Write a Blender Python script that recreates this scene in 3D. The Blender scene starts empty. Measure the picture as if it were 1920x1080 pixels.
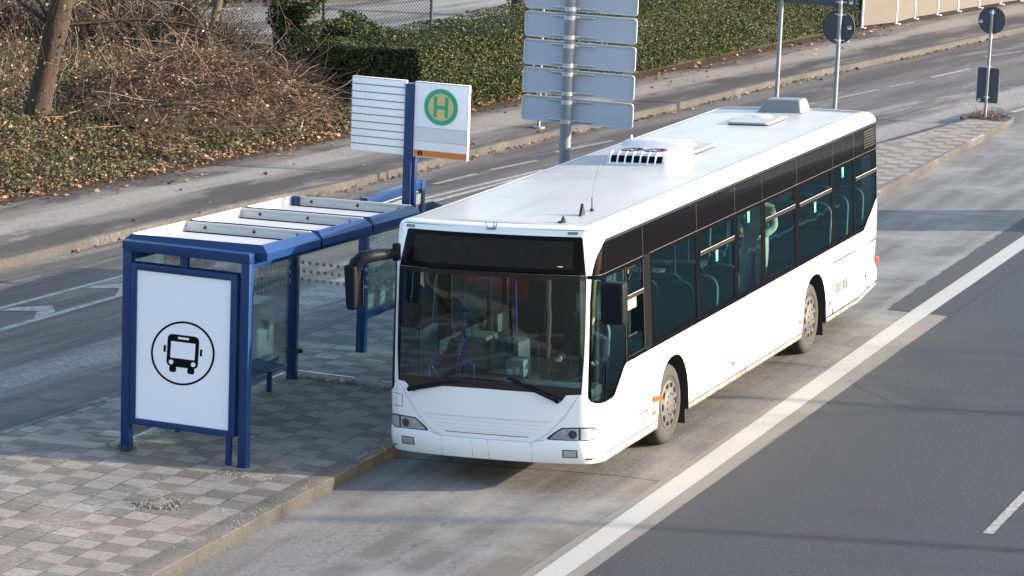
import bpy, bmesh, math, random
import numpy as np
from mathutils import Vector, Matrix, noise as mnoise
from mathutils.geometry import tessellate_polygon

scene = bpy.context.scene
COL = scene.collection
rad = math.radians
random.seed(7)
RNG = np.random.default_rng(11)

# ------------------------------------------------------------------ camera
def rodrigues(r):
    t = np.linalg.norm(r); k = np.array(r) / t
    K = np.array([[0, -k[2], k[1]], [k[2], 0, -k[0]], [-k[1], k[0], 0]])
    return np.eye(3) + np.sin(t) * K + (1 - np.cos(t)) * K @ K
cam_d = bpy.data.cameras.new('camera'); cam = bpy.data.objects.new('camera', cam_d); COL.objects.link(cam)
Rm = rodrigues([1.366028, 0.232973, 0.346185])
M = Matrix([[*Rm[i], 0] for i in range(3)] + [[0, 0, 0, 1]])
M.translation = Vector((12.289794, -30.589168, 8.681742))
cam.matrix_world = M
cam_d.sensor_width = 36; cam_d.lens = 5694.71 / 1920 * 36
cam_d.clip_start = 0.5; cam_d.clip_end = 2000
scene.camera = cam

# ------------------------------------------------------------------ world and sun
SUN_EL, SUN_AZ = rad(16.8), math.atan2(1, 0.30)
world = bpy.data.worlds.new('World'); scene.world = world; world.use_nodes = True
wn = world.node_tree; wn.nodes.clear()
sky = wn.nodes.new('ShaderNodeTexSky'); sky.sky_type = 'NISHITA'; sky.sun_disc = False
sky.sun_elevation = SUN_EL; sky.sun_rotation = SUN_AZ; sky.air_density = 1.0; sky.dust_density = 1.6; sky.ozone_density = 1.0
bg = wn.nodes.new('ShaderNodeBackground'); bg.inputs[1].default_value = 0.15
wo = wn.nodes.new('ShaderNodeOutputWorld')
wn.links.new(sky.outputs[0], bg.inputs[0]); wn.links.new(bg.outputs[0], wo.inputs[0])
sd = bpy.data.lights.new('sun', 'SUN'); sd.energy = 3.7; sd.angle = rad(0.55); sd.color = (1.0, 0.84, 0.67)
sun = bpy.data.objects.new('sun', sd); COL.objects.link(sun)
sv = Vector((math.sin(SUN_AZ) * math.cos(SUN_EL), math.cos(SUN_AZ) * math.cos(SUN_EL), math.sin(SUN_EL)))
sun.rotation_euler = sv.to_track_quat('Z', 'Y').to_euler()
scene.view_settings.view_transform = 'Standard'; scene.view_settings.look = 'None'
scene.view_settings.gamma = 1; scene.view_settings.exposure = 1.78; scene.view_settings.use_curve_mapping = False
scene.cycles.max_bounces = 10; scene.cycles.transparent_max_bounces = 16

# ------------------------------------------------------------------ material helpers
MATS = {}
class NT:
    def __init__(s, name):
        s.m = bpy.data.materials.new(name); s.m.use_nodes = True; s.n = s.m.node_tree; s.n.nodes.clear()
        s.out = s.n.nodes.new('ShaderNodeOutputMaterial')
    def new(s, t, **k):
        n = s.n.nodes.new(t)
        for a, b in k.items(): setattr(n, a, b)
        return n
    def link(s, a, b): s.n.links.new(a, b)
    def put(s, sock, v):
        if hasattr(v, 'is_output') or isinstance(v, bpy.types.NodeSocket): s.link(v, sock)
        elif isinstance(v, (tuple, list)) and len(v) == 3 and sock.type == 'RGBA': sock.default_value = (*v, 1)
        else: sock.default_value = v
    def coord(s, kind='Object', scale=(1, 1, 1), rot=(0, 0, 0), loc=(0, 0, 0)):
        if kind == 'World': c = s.new('ShaderNodeNewGeometry').outputs['Position']
        else: c = s.new('ShaderNodeTexCoord').outputs[kind]
        mp = s.new('ShaderNodeMapping'); s.link(c, mp.inputs[0])
        mp.inputs['Scale'].default_value = scale; mp.inputs['Rotation'].default_value = rot; mp.inputs['Location'].default_value = loc
        return mp.outputs[0]
    def road(s, ang, scale=(1, 1, 1), loc=(0, 0, 0)):
        'position turned so that the road runs along Y, then scaled'
        a = s.coord('World', rot=(0, 0, ang)); mp = s.new('ShaderNodeMapping'); s.link(a, mp.inputs[0])
        mp.inputs['Scale'].default_value = scale; mp.inputs['Location'].default_value = loc; return mp.outputs[0]
    def across(s, ang):
        sp = s.new('ShaderNodeSeparateXYZ'); s.link(s.coord('World', rot=(0, 0, ang)), sp.inputs[0]); return sp.outputs[0]
    def band(s, x, centre, half, wob):
        'soft band round a line, its edge broken up by noise wob (0..1)'
        d = s.math('ABSOLUTE', s.math('SUBTRACT', x, centre)); d = s.math('SUBTRACT', s.math('DIVIDE', d, half), s.math('MULTIPLY', s.math('SUBTRACT', wob, .5), 3.2))
        return s.ramp(d, [(.55, 1.), (1.0, 0.)])
    def noise(s, vec, scale=5, detail=4, rough=.55, dist=0.):
        n = s.new('ShaderNodeTexNoise'); s.link(vec, n.inputs['Vector'])
        n.inputs['Scale'].default_value = scale; n.inputs['Detail'].default_value = detail
        n.inputs['Roughness'].default_value = rough; n.inputs['Distortion'].default_value = dist
        return n.outputs['Fac']
    def ramp(s, f, stops, interp='LINEAR'):
        r = s.new('ShaderNodeValToRGB'); r.color_ramp.interpolation = interp
        e = r.color_ramp.elements
        while len(e) < len(stops): e.new(.5)
        for el, (p, c) in zip(e, stops):
            el.position = p; el.color = (*c, 1) if isinstance(c, (tuple, list)) else (c, c, c, 1)
        s.put(r.inputs[0], f); return r.outputs[0]
    def mix(s, f, a, b, mode='MIX'):
        m = s.new('ShaderNodeMix', data_type='RGBA', blend_type=mode)
        s.put(m.inputs[0], f); s.put(m.inputs[6], a); s.put(m.inputs[7], b); return m.outputs[2]
    def math(s, op, a, b=0., c=None):
        m = s.new('ShaderNodeMath', operation=op); s.put(m.inputs[0], a); s.put(m.inputs[1], b)
        if c is not None: s.put(m.inputs[2], c)
        return m.outputs[0]
    def bump(s, h, strength=.3, dist=.02):
        b = s.new('ShaderNodeBump'); b.inputs['Strength'].default_value = strength; b.inputs['Distance'].default_value = dist
        s.link(h, b.inputs['Height']); return b.outputs[0]
    def bsdf(s, col, rough=.6, metal=0., spec=.5, normal=None, coat=0., trans=0., emis=None):
        p = s.new('ShaderNodeBsdfPrincipled')
        s.put(p.inputs['Base Color'], col); s.put(p.inputs['Roughness'], rough); p.inputs['Metallic'].default_value = metal
        p.inputs['Specular IOR Level'].default_value = spec
        if coat: p.inputs['Coat Weight'].default_value = coat; p.inputs['Coat Roughness'].default_value = .06
        if trans: p.inputs['Transmission Weight'].default_value = trans
        if normal is not None: s.link(normal, p.inputs['Normal'])
        s.link(p.outputs[0], s.out.inputs[0]); return p

def plain(name, col, rough=.5, metal=0., spec=.5, var=.12, scale=6., coat=0., bump=0.):
    if name in MATS: return MATS[name]
    t = NT(name); v = t.coord()
    n = t.noise(v, scale, 5)
    c = t.mix(n, tuple(x * (1 - var) for x in col), tuple(min(1, x * (1 + var)) for x in col))
    r = t.math('ADD', t.math('MULTIPLY', n, .14), rough - .07)
    nb = t.bump(t.noise(v, scale * 12, 3), bump, .004) if bump else None
    t.bsdf(c, r, metal, spec, nb, coat); MATS[name] = t.m; return t.m

def glass(name, tint, ior=1.5, refl=1.0, gc=(1, 1, 1), wave=.12):
    if name in MATS: return MATS[name]
    t = NT(name)
    fr = t.new('ShaderNodeFresnel'); fr.inputs[0].default_value = ior
    f = t.math('MULTIPLY', fr.outputs[0], refl)
    tr = t.new('ShaderNodeBsdfTransparent'); tr.inputs[0].default_value = (*tint, 1)
    gl = t.new('ShaderNodeBsdfGlossy'); gl.inputs['Roughness'].default_value = .015; gl.inputs['Color'].default_value = (*gc, 1)
    v = t.coord(); b = t.bump(t.noise(v, 1.6, 1), wave, .03); t.link(b, gl.inputs['Normal'])
    mx = t.new('ShaderNodeMixShader'); t.link(f, mx.inputs[0]); t.link(tr.outputs[0], mx.inputs[1]); t.link(gl.outputs[0], mx.inputs[2])
    t.link(mx.outputs[0], t.out.inputs[0]); MATS[name] = t.m; return t.m

# ---- paints and plain surfaces
def paint_bus():
    t = NT('bus_paint'); v = t.coord()
    sep = t.new('ShaderNodeSeparateXYZ'); t.link(v, sep.inputs[0]); z = sep.outputs[2]
    streak = t.noise(t.coord(scale=(1, 7, .5)), 1.6, 5, .6)
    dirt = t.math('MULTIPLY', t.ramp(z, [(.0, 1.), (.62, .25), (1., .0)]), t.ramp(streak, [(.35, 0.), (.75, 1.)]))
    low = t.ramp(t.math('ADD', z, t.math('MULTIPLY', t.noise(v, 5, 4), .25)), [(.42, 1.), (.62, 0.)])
    fr = t.ramp(sep.outputs[1], [(.02, 0.), (.6, 1.)])
    base = t.mix(t.noise(v, .9, 3), (.78, .785, .79), (.83, .83, .825))
    c = t.mix(t.math('MULTIPLY', dirt, t.math('MULTIPLY', fr, .30)), base, (.46, .43, .37))
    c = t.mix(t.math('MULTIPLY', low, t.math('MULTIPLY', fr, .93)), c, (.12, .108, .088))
    c = t.mix(t.math('MULTIPLY', t.ramp(streak, [(.48, 0.), (.66, 1.)]), t.math('MULTIPLY', t.ramp(z, [(.0, 1.), (1.25, .15)]), fr)), c, (.13, .12, .10))
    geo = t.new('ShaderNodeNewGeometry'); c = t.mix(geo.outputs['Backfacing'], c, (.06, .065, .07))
    t.bsdf(c, .22, 0, .5, None, .25); return t.m
def paint_roof():
    t = NT('roof_paint'); v = t.coord()
    n1 = t.noise(t.coord(scale=(3, .6, 1)), 1.2, 6, .65); n2 = t.noise(v, 9, 5, .6)
    c = t.mix(t.ramp(n1, [(.35, 0.), (.7, 1.)]), (.44, .44, .435), (.37, .37, .36))
    c = t.mix(t.ramp(n2, [(.62, 0.), (.8, .35)]), c, (.55, .54, .52))
    t.bsdf(c, .32, 0, .16, t.bump(t.noise(v, 2.5, 2), .05, .01), .0); return t.m
def blue_paint():
    t = NT('blue_paint'); v = t.coord('World')
    n = t.noise(v, 7, 6, .7)
    c = t.mix(t.noise(v, 1.5, 3), (.003, .026, .100), (.005, .036, .130))
    c = t.mix(t.ramp(n, [(.66, 0.), (.72, .85)]), c, (.10, .055, .04))
    t.bsdf(c, .40, 0, .35, t.bump(n, .06, .004), .15); return t.m
M_BUS = paint_bus(); M_ROOF = paint_roof(); M_BLUE = blue_paint()
M_BLACKGL = plain('black_gloss_panel', (.0022, .0022, .003), .12, 0, .035, .2)
M_SIGNGL = plain('sign_glass', (.006, .005, .0045), .16, 0, .05, .3)
M_RUBBER = plain('black_rubber', (.02, .02, .021), .75)
M_SEAM = plain('seam_dark', (.010, .010, .011), .7, 0, .1)
M_SEAMLT = plain('seam_light', (.36, .36, .37), .6)
M_TRIM = plain('strip_grey', (.018, .018, .02), .4, 0, .2)
M_PLASTIC = plain('dark_plastic', (.007, .009, .014), .5, 0, .12, bump=.2)
M_GLASS = glass('tinted_glass', (.40, .56, .58), 1.5, .75, (.45, .85, 1.0))
M_WGLASS = glass('windscreen_glass', (.36, .50, .52), 1.5, 2.2, (.75, .92, 1.0), .16)
M_SGLASS = glass('shelter_glass', (.90, .95, .965), 1.45, .8)
M_CLEAR = glass('lamp_glass', (.9, .92, .95), 1.5, 1.4)
M_CHROME = plain('lamp_reflector', (.62, .64, .68), .25, .3, .5, .35, 30)
M_ORANGE = plain('orange_lens', (.30, .06, .006), .3)
M_RED = plain('reddish_lens', (.22, .06, .045), .3)
M_GREEN = plain('green_sticker', (.0, .42, .26), .5, var=.05)
M_WHITE = plain('white_enamel', (.80, .81, .82), .35, var=.04)
M_CREAM = plain('tray_white', (.50, .50, .475), .45, var=.10, scale=3)
M_ALU = plain('aluminium', (.55, .56, .58), .38, .8, .5, .2, 25)
M_GALV = plain('galvanised_steel', (.20, .225, .25), .5, .35, .5, .25, 18, bump=.1)
M_SIGNBACK = plain('sign_back_grey', (.42, .455, .52), .45, .15, .5, .06)
M_SIGNDARK = plain('sign_back_dark', (.055, .065, .08), .45, .1, .5, .1)
M_INT = plain('interior_grey', (.12, .13, .135), .7)
M_INTD = plain('interior_dark', (.035, .037, .04), .7)
M_INTW = plain('interior_light', (.18, .20, .20), .6)
M_BLUEPOLE = plain('blue_rail', (.012, .055, .28), .3)
M_TYRE = plain('tyre_rubber', (.026, .026, .026), .8, var=.25, scale=9, bump=.3)
M_RIM = plain('rim_cover', (.072, .071, .070), .5, .1, .5, .15, 14)
M_GREYP = plain('cabinet_grey', (.50, .56, .53), .6, var=.14, scale=4)
M_BLACK = plain('black_print', (.003, .003, .003), .6, 0, .1)
M_STEELBASE = plain('steel_fixing', (.22, .23, .25), .4, .7)

def seat_mat():
    t = NT('seat_fabric'); v = t.coord('World')
    vo = t.new('ShaderNodeTexVoronoi'); t.link(v, vo.inputs[0]); vo.inputs['Scale'].default_value = 55
    c = t.ramp(vo.outputs['Color'], [(.3, (.010, .035, .045)), (.6, (.018, .07, .085)), (.78, (.10, .05, .04)), (.85, (.015, .07, .10))])
    t.bsdf(c, .85); return t.m
M_SEAT = seat_mat()
def tyre_marks(): pass

# ---- ground materials
def asphalt_dark():
    t = NT('asphalt_dark'); v = t.coord('World')
    g = t.math('ADD', t.math('MULTIPLY', t.math('SUBTRACT', t.noise(v, 15, 4, .9), .5), 3.4), .5); m = t.noise(v, .55, 6, .6); st = t.noise(t.coord('World', scale=(1.4, .12, 1)), 1.1, 4)
    c = t.mix(g, (0.008, 0.009, 0.012), (0.052, 0.054, 0.062))
    c = t.mix(t.ramp(m, [(.35, 0.), (.7, .5)]), c, (0.029, 0.030, 0.033))
    c = t.mix(t.ramp(st, [(.46, 0.), (.62, .6)]), c, (0.032, 0.033, 0.038))
    sp = t.noise(v, 130, 1, .5)
    c = t.mix(t.ramp(sp, [(.74, 0.), (.80, .6)]), c, (0.245, 0.238, 0.223))
    t.bsdf(c, t.math('ADD', t.math('MULTIPLY', g, .2), .62), 0, .4, t.bump(g, .5, .008)); return t.m
def concrete_lane():
    t = NT('concrete_lane'); v = t.coord('World')
    g = t.math('ADD', t.math('MULTIPLY', t.math('SUBTRACT', t.noise(v, 15, 4, .9), .5), 3.4), .5); m = t.noise(v, .5, 6, .62)
    st = t.noise(t.coord('World', scale=(2.2, .10, 1)), 1.0, 5, .6)
    c = t.mix(g, (0.119, 0.115, 0.108), (0.205, 0.198, 0.186))
    c = t.mix(t.ramp(st, [(.44, 0.), (.60, .8)]), c, (0.097, 0.092, 0.085))
    c = t.mix(t.ramp(m, [(.46, 0.), (.64, .75)]), c, (0.245, 0.241, 0.230))
    spots = t.noise(v, 7, 2, .5)
    c = t.mix(t.ramp(spots, [(.71, 0.), (.74, .7)]), c, (0.050, 0.050, 0.050))
    sep = t.new('ShaderNodeSeparateXYZ'); t.link(v, sep.inputs[0])
    sl = t.math('ABSOLUTE', t.math('SUBTRACT', t.math('MODULO', t.math('ADD', sep.outputs[1], 104.4), 6.8), 3.4))
    wob = t.math('MULTIPLY', t.noise(v, 3, 3), .03)
    c = t.mix(t.ramp(t.math('ADD', sl, wob), [(.020, 1.), (.040, 0.)]), c, (0.036, 0.036, 0.037))
    t.bsdf(c, .8, 0, .3, t.bump(g, .35, .006)); return t.m
def asphalt_old(name='asphalt_old', wet=True, base=((0.062, 0.056, 0.050), (0.130, 0.121, 0.110))):
    t = NT(name); v = t.coord('World'); A = rad(6.7)
    g = t.math('ADD', t.math('MULTIPLY', t.math('SUBTRACT', t.noise(v, 15, 4, .9), .5), 3.4), .5); x = t.across(A)
    st = t.noise(t.road(A, (1.5, .10, 1)), 1.0, 6, .62, .5); st2 = t.noise(t.road(A, (1.2, .12, 1), (5, 9, 0)), 1.0, 6, .7, .8)
    c = t.mix(g, *base)
    c = t.mix(t.ramp(st, [(.46, 0.), (.60, .85)]), c, (0.052, 0.045, 0.040))
    c = t.mix(t.math('MULTIPLY', t.band(x, -11.4, .55, st2), .8), c, (.044, .037, .033))
    fine = t.ramp(t.noise(v, 16, 5, .8), [(.38, .15), (.66, 1.)])
    salt = t.math('MAXIMUM', t.band(x, -7.5, .75, st2), t.math('MULTIPLY', t.ramp(st2, [(.52, 0.), (.64, 1.)]), .8))
    c = t.mix(t.math('MULTIPLY', salt, fine), c, (0.30, 0.288, 0.268))
    t.bsdf(c, .72, 0, .35, t.bump(g, .4, .006)); return t.m
def pavement_mat():
    t = NT('sidewalk_asphalt'); v = t.coord('World'); A = rad(6.7)
    g = t.math('ADD', t.math('MULTIPLY', t.math('SUBTRACT', t.noise(v, 15, 4, .9), .5), 3.4), .5); x = t.across(A)
    st2 = t.noise(t.road(A, (1.0, .16, 1), (2, 4, 0)), 1.1, 6, .68, .6)
    p = t.noise(t.road(A, (1, .38, 1), (8, 3, 0)), .75, 6, .6, .3)
    c = t.mix(g, (0.088, 0.077, 0.068), (0.150, 0.137, 0.122))
    c = t.mix(t.ramp(p, [(.52, 0.), (.56, .85)]), c, (0.050, 0.043, 0.038))
    c = t.mix(t.math('MULTIPLY', t.band(x, -15.2, .45, st2), .7), c, (.045, .038, .033))
    c = t.mix(t.math('MULTIPLY', t.band(x, -12.85, .55, p), .9), c, (.040, .034, .030))
    fine = t.ramp(t.noise(v, 14, 5, .8), [(.36, .2), (.64, 1.)])
    salt = t.math('MAXIMUM', t.math('MULTIPLY', t.band(x, -13.95, .55, st2), .9), t.math('MULTIPLY', t.ramp(st2, [(.56, 0.), (.66, 1.)]), .7))
    c = t.mix(t.math('MULTIPLY', salt, fine), c, (0.27, 0.255, 0.235))
    t.bsdf(c, .75, 0, .35, t.bump(g, .4, .006)); return t.m
def paver_mat():
    t = NT('concrete_pavers'); v = t.coord('World')
    sep = t.new('ShaderNodeSeparateXYZ'); t.link(v, sep.inputs[0])
    tx = t.math('DIVIDE', t.math('ADD', sep.outputs[0], 1.82 + 333 * .3333), .3333)
    ty = t.math('DIVIDE', t.math('ADD', sep.outputs[1], 5.42 + 300 * .3), .3)
    ix = t.math('FLOOR', tx); iy = t.math('FLOOR', ty); fx = t.math('FRACT', tx); fy = t.math('FRACT', ty)
    chk = t.math('MODULO', t.math('ADD', ix, iy), 2)
    cx = t.new('ShaderNodeCombineXYZ'); t.link(ix, cx.inputs[0]); t.link(iy, cx.inputs[1])
    wn_ = t.new('ShaderNodeTexWhiteNoise'); wn_.noise_dimensions = '3D'; t.link(cx.outputs[0], wn_.inputs['Vector'])
    rnd = wn_.outputs['Value']
    # now and then two neighbours are of one shade, as after a repair
    chk = t.math('ABSOLUTE', t.math('SUBTRACT', chk, t.math('GREATER_THAN', rnd, .93)))
    g = t.math('ADD', t.math('MULTIPLY', t.math('SUBTRACT', t.noise(v, 15, 4, .9), .5), 3.4), .5)
    light = t.mix(g, (0.170, 0.157, 0.140), (0.262, 0.243, 0.216)); dark = t.mix(g, (0.096, 0.087, 0.078), (0.162, 0.148, 0.132))
    c = t.mix(chk, dark, light)
    c = t.mix(t.math('MULTIPLY', t.math('ABSOLUTE', t.math('SUBTRACT', rnd, .5)), .5), c, (0.151, 0.144, 0.130))
    salt = t.math('MULTIPLY', t.ramp(t.noise(v, .8, 5, .6), [(.5, 0.), (.68, 1.)]), t.ramp(t.noise(v, 13, 5, .8), [(.42, 0.), (.66, .95)]))
    c = t.mix(salt, c, (0.331, 0.317, 0.295))
    c = t.mix(t.math('MULTIPLY', t.ramp(t.noise(t.coord('World', loc=(3, 3, 0)), 1.3, 5, .6), [(.60, 0.), (.72, .8)]), .8), c, (0.072, 0.054, 0.043))
    ex = t.math('MINIMUM', fx, t.math('SUBTRACT', 1, fx)); ey = t.math('MINIMUM', fy, t.math('SUBTRACT', 1, fy))
    e = t.math('MINIMUM', t.math('MULTIPLY', ex, .3333), t.math('MULTIPLY', ey, .3))
    jw = t.ramp(t.math('ADD', e, t.math('MULTIPLY', t.noise(v, 9, 4), -.006)), [(.0012, 1.), (.0065, 0.)])
    jc = t.mix(t.ramp(t.noise(v, 1.7, 3), [(.42, 0.), (.6, 1.)]), (0.040, 0.036, 0.032), (0.245, 0.187, 0.137))
    c = t.mix(jw, c, jc)
    t.bsdf(c, .8, 0, .3, t.bump(t.math('SUBTRACT', g, t.math('MULTIPLY', jw, 2)), .35, .006)); return t.m
def kerb_mat(name, jl, base, ax=1, salt=.8):
    t = NT(name); v = t.coord('World')
    sep = t.new('ShaderNodeSeparateXYZ'); t.link(v, sep.inputs[0])
    f = t.math('FRACT', t.math('DIVIDE', t.math('ADD', sep.outputs[ax], 200.02), jl))
    e = t.math('MINIMUM', f, t.math('SUBTRACT', 1, f))
    g = t.math('ADD', t.math('MULTIPLY', t.math('SUBTRACT', t.noise(v, 15, 4, .9), .5), 3.4), .5)
    c = t.mix(g, tuple(x * .78 for x in base), tuple(x * 1.18 for x in base))
    c = t.mix(t.ramp(t.noise(v, 1.1, 5, .6), [(.45, 0.), (.65, .6)]), c, tuple(x * .55 for x in base))
    c = t.mix(t.math('MULTIPLY', t.ramp(t.noise(v, .6, 3), [(.52, 0.), (.6, 1.)]), t.ramp(t.noise(v, 15, 5, .8), [(.42, 0.), (.6, salt)])), c, (0.331, 0.317, 0.295))
    c = t.mix(t.ramp(e, [(.004, 1.), (.010, 0.)]), c, (0.036, 0.032, 0.029))
    t.bsdf(c, .8, 0, .3, t.bump(g, .4, .006)); return t.m
def marking_mat(name, worn, col=(.335, .335, .32)):
    t = NT(name); v = t.coord('World')
    g = t.noise(v, 45, 4, .8); n = t.noise(v, 9, 5, .75)
    c = t.mix(g, tuple(x * .88 for x in col), tuple(min(.85, x * 1.08) for x in col))
    c = t.mix(t.ramp(n, [(.62 - worn, 0.), (.75 - worn * .6, .85)]), c, (.10, .097, .093))
    t.bsdf(c, .65, 0, .4, t.bump(g, .25, .004)); return t.m
def soil_mat():
    t = NT('leafy_soil'); v = t.coord('World')
    n = t.noise(v, 22, 6, .75); m = t.noise(v, 1.1, 4)
    c = t.ramp(n, [(.3, (.012, .008, .006)), (.5, (.04, .028, .019)), (.7, (.09, .063, .042))])
    c = t.mix(t.ramp(m, [(.5, 0.), (.7, .6)]), c, (.040, .042, .020))
    t.bsdf(c, .95, 0, .2, t.bump(n, .8, .03)); return t.m
def leaf_mat(name, stops, rough=.55, trans=.15):
    t = NT(name); geo = t.new('ShaderNodeNewGeometry')
    c = t.ramp(geo.outputs['Random Per Island'], stops)
    p = t.bsdf(c, rough, 0, .2)
    tl = t.new('ShaderNodeBsdfTranslucent'); t.link(c, tl.inputs[0])
    mx = t.new('ShaderNodeMixShader'); mx.inputs[0].default_value = trans
    t.link(p.outputs[0], mx.inputs[1]); t.link(tl.outputs[0], mx.inputs[2]); t.link(mx.outputs[0], t.out.inputs[0]); return t.m
def bark_mat(name, a, b):
    t = NT(name); v = t.coord('World', scale=(1, 1, .3))
    n = t.noise(v, 14, 6, .7)
    t.bsdf(t.mix(n, a, b), .9, 0, .2, t.bump(n, .9, .03)); return t.m
def board_mat():
    t = NT('weathered_board'); v = t.coord('World', scale=(1, .35, 1))
    n = t.noise(v, 3, 6, .65); g = t.noise(t.coord('World', scale=(1, .2, 6)), 7, 4)
    c = t.mix(n, (.075, .068, .060), (.118, .106, .094)); c = t.mix(t.math('MULTIPLY', g, .4), c, (.055, .047, .040))
    t.bsdf(c, .8); return t.m
M_ASPH = asphalt_dark(); M_CONC = concrete_lane(); M_ROAD2 = asphalt_old(); M_WALK = pavement_mat(); M_PAVE = paver_mat()
M_KERB = kerb_mat('kerb_stone', 1.0, (.098, .095, .090)); M_KERB2 = kerb_mat('kerb_stone_pale', 1.0, (.052, .051, .050), salt=.12)
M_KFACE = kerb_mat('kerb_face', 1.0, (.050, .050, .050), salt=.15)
M_MARK = marking_mat('road_marking', 0.02); M_MARKW = marking_mat('road_marking_worn', .17, (.30, .295, .28)); M_FAINT = marking_mat('road_marking_faint', .20, (.24, .235, .225))
M_SOIL = soil_mat(); M_BOARD = board_mat()
M_PATCH = plain('asphalt_patch', (.035, .035, .038), .8, var=.35, scale=30, bump=.4)
M_CSTRIP = plain('concrete_strip', (.155, .148, .135), .85, var=.2, scale=20, bump=.3)
M_DRY = leaf_mat('dry_leaves', [(0, (.06, .036, .021)), (.4, (.175, .106, .060)), (.7, (.31, .195, .115)), (.9, (.36, .23, .14)), (1, (.50, .38, .28))])
M_IVY = leaf_mat('ivy_leaves', [(0, (.013, .028, .010)), (.4, (.036, .062, .020)), (.75, (.082, .112, .042)), (1, (.15, .17, .085))], .7)
M_HEDGE = leaf_mat('hedge_leaves', [(0, (.014, .024, .009)), (.5, (.040, .058, .021)), (.85, (.085, .105, .043)), (1, (.15, .155, .078))], .72)
M_HEDGED = plain('hedge_inside', (.018, .02, .010), .95)
M_TWIG = leaf_mat('dry_twigs', [(0, (.018, .011, .009)), (.5, (.066, .046, .034)), (.85, (.16, .12, .088)), (1, (.34, .27, .21))], .8, .0)
M_BARK = bark_mat('tree_bark', (.025, .02, .016), (.10, .078, .06)); M_BARK2 = bark_mat('light_bark', (.05, .04, .03), (.17, .135, .10)); M_BARKM = bark_mat('rough_bark', (.014, .011, .009), (.085, .066, .05))
M_FENCEG = plain('fence_green', (.012, .035, .028), .5)

# ------------------------------------------------------------------ mesh helpers
def mesh_obj(name, verts, faces, mat, parent=None, smooth=None, mats=None, fm=None):
    me = bpy.data.meshes.new(name); me.from_pydata([tuple(v) for v in verts], [], faces)
    for m in (mats or [mat]): me.materials.append(m)
    if fm is not None: me.polygons.foreach_set('material_index', fm)
    if smooth is not None:
        me.polygons.foreach_set('use_smooth', [True] * len(me.polygons))
        if smooth < 180: me.set_sharp_from_angle(angle=rad(smooth))
    me.update()
    o = bpy.data.objects.new(name, me); COL.objects.link(o)
    if parent is not None: o.parent = parent
    return o
def np_obj(name, V, F, mat, parent=None):
    """V (n,3), F (m,k) arrays"""
    me = bpy.data.meshes.new(name); k = F.shape[1]
    me.vertices.add(len(V)); me.vertices.foreach_set('co', V.astype(np.float32).ravel())
    me.loops.add(F.size); me.loops.foreach_set('vertex_index', F.astype(np.int32).ravel())
    me.polygons.add(len(F)); me.polygons.foreach_set('loop_start', np.arange(0, F.size, k, dtype=np.int32))
    me.update(calc_edges=True); me.materials.append(mat)
    o = bpy.data.objects.new(name, me); COL.objects.link(o)
    if parent is not None: o.parent = parent
    return o
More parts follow.
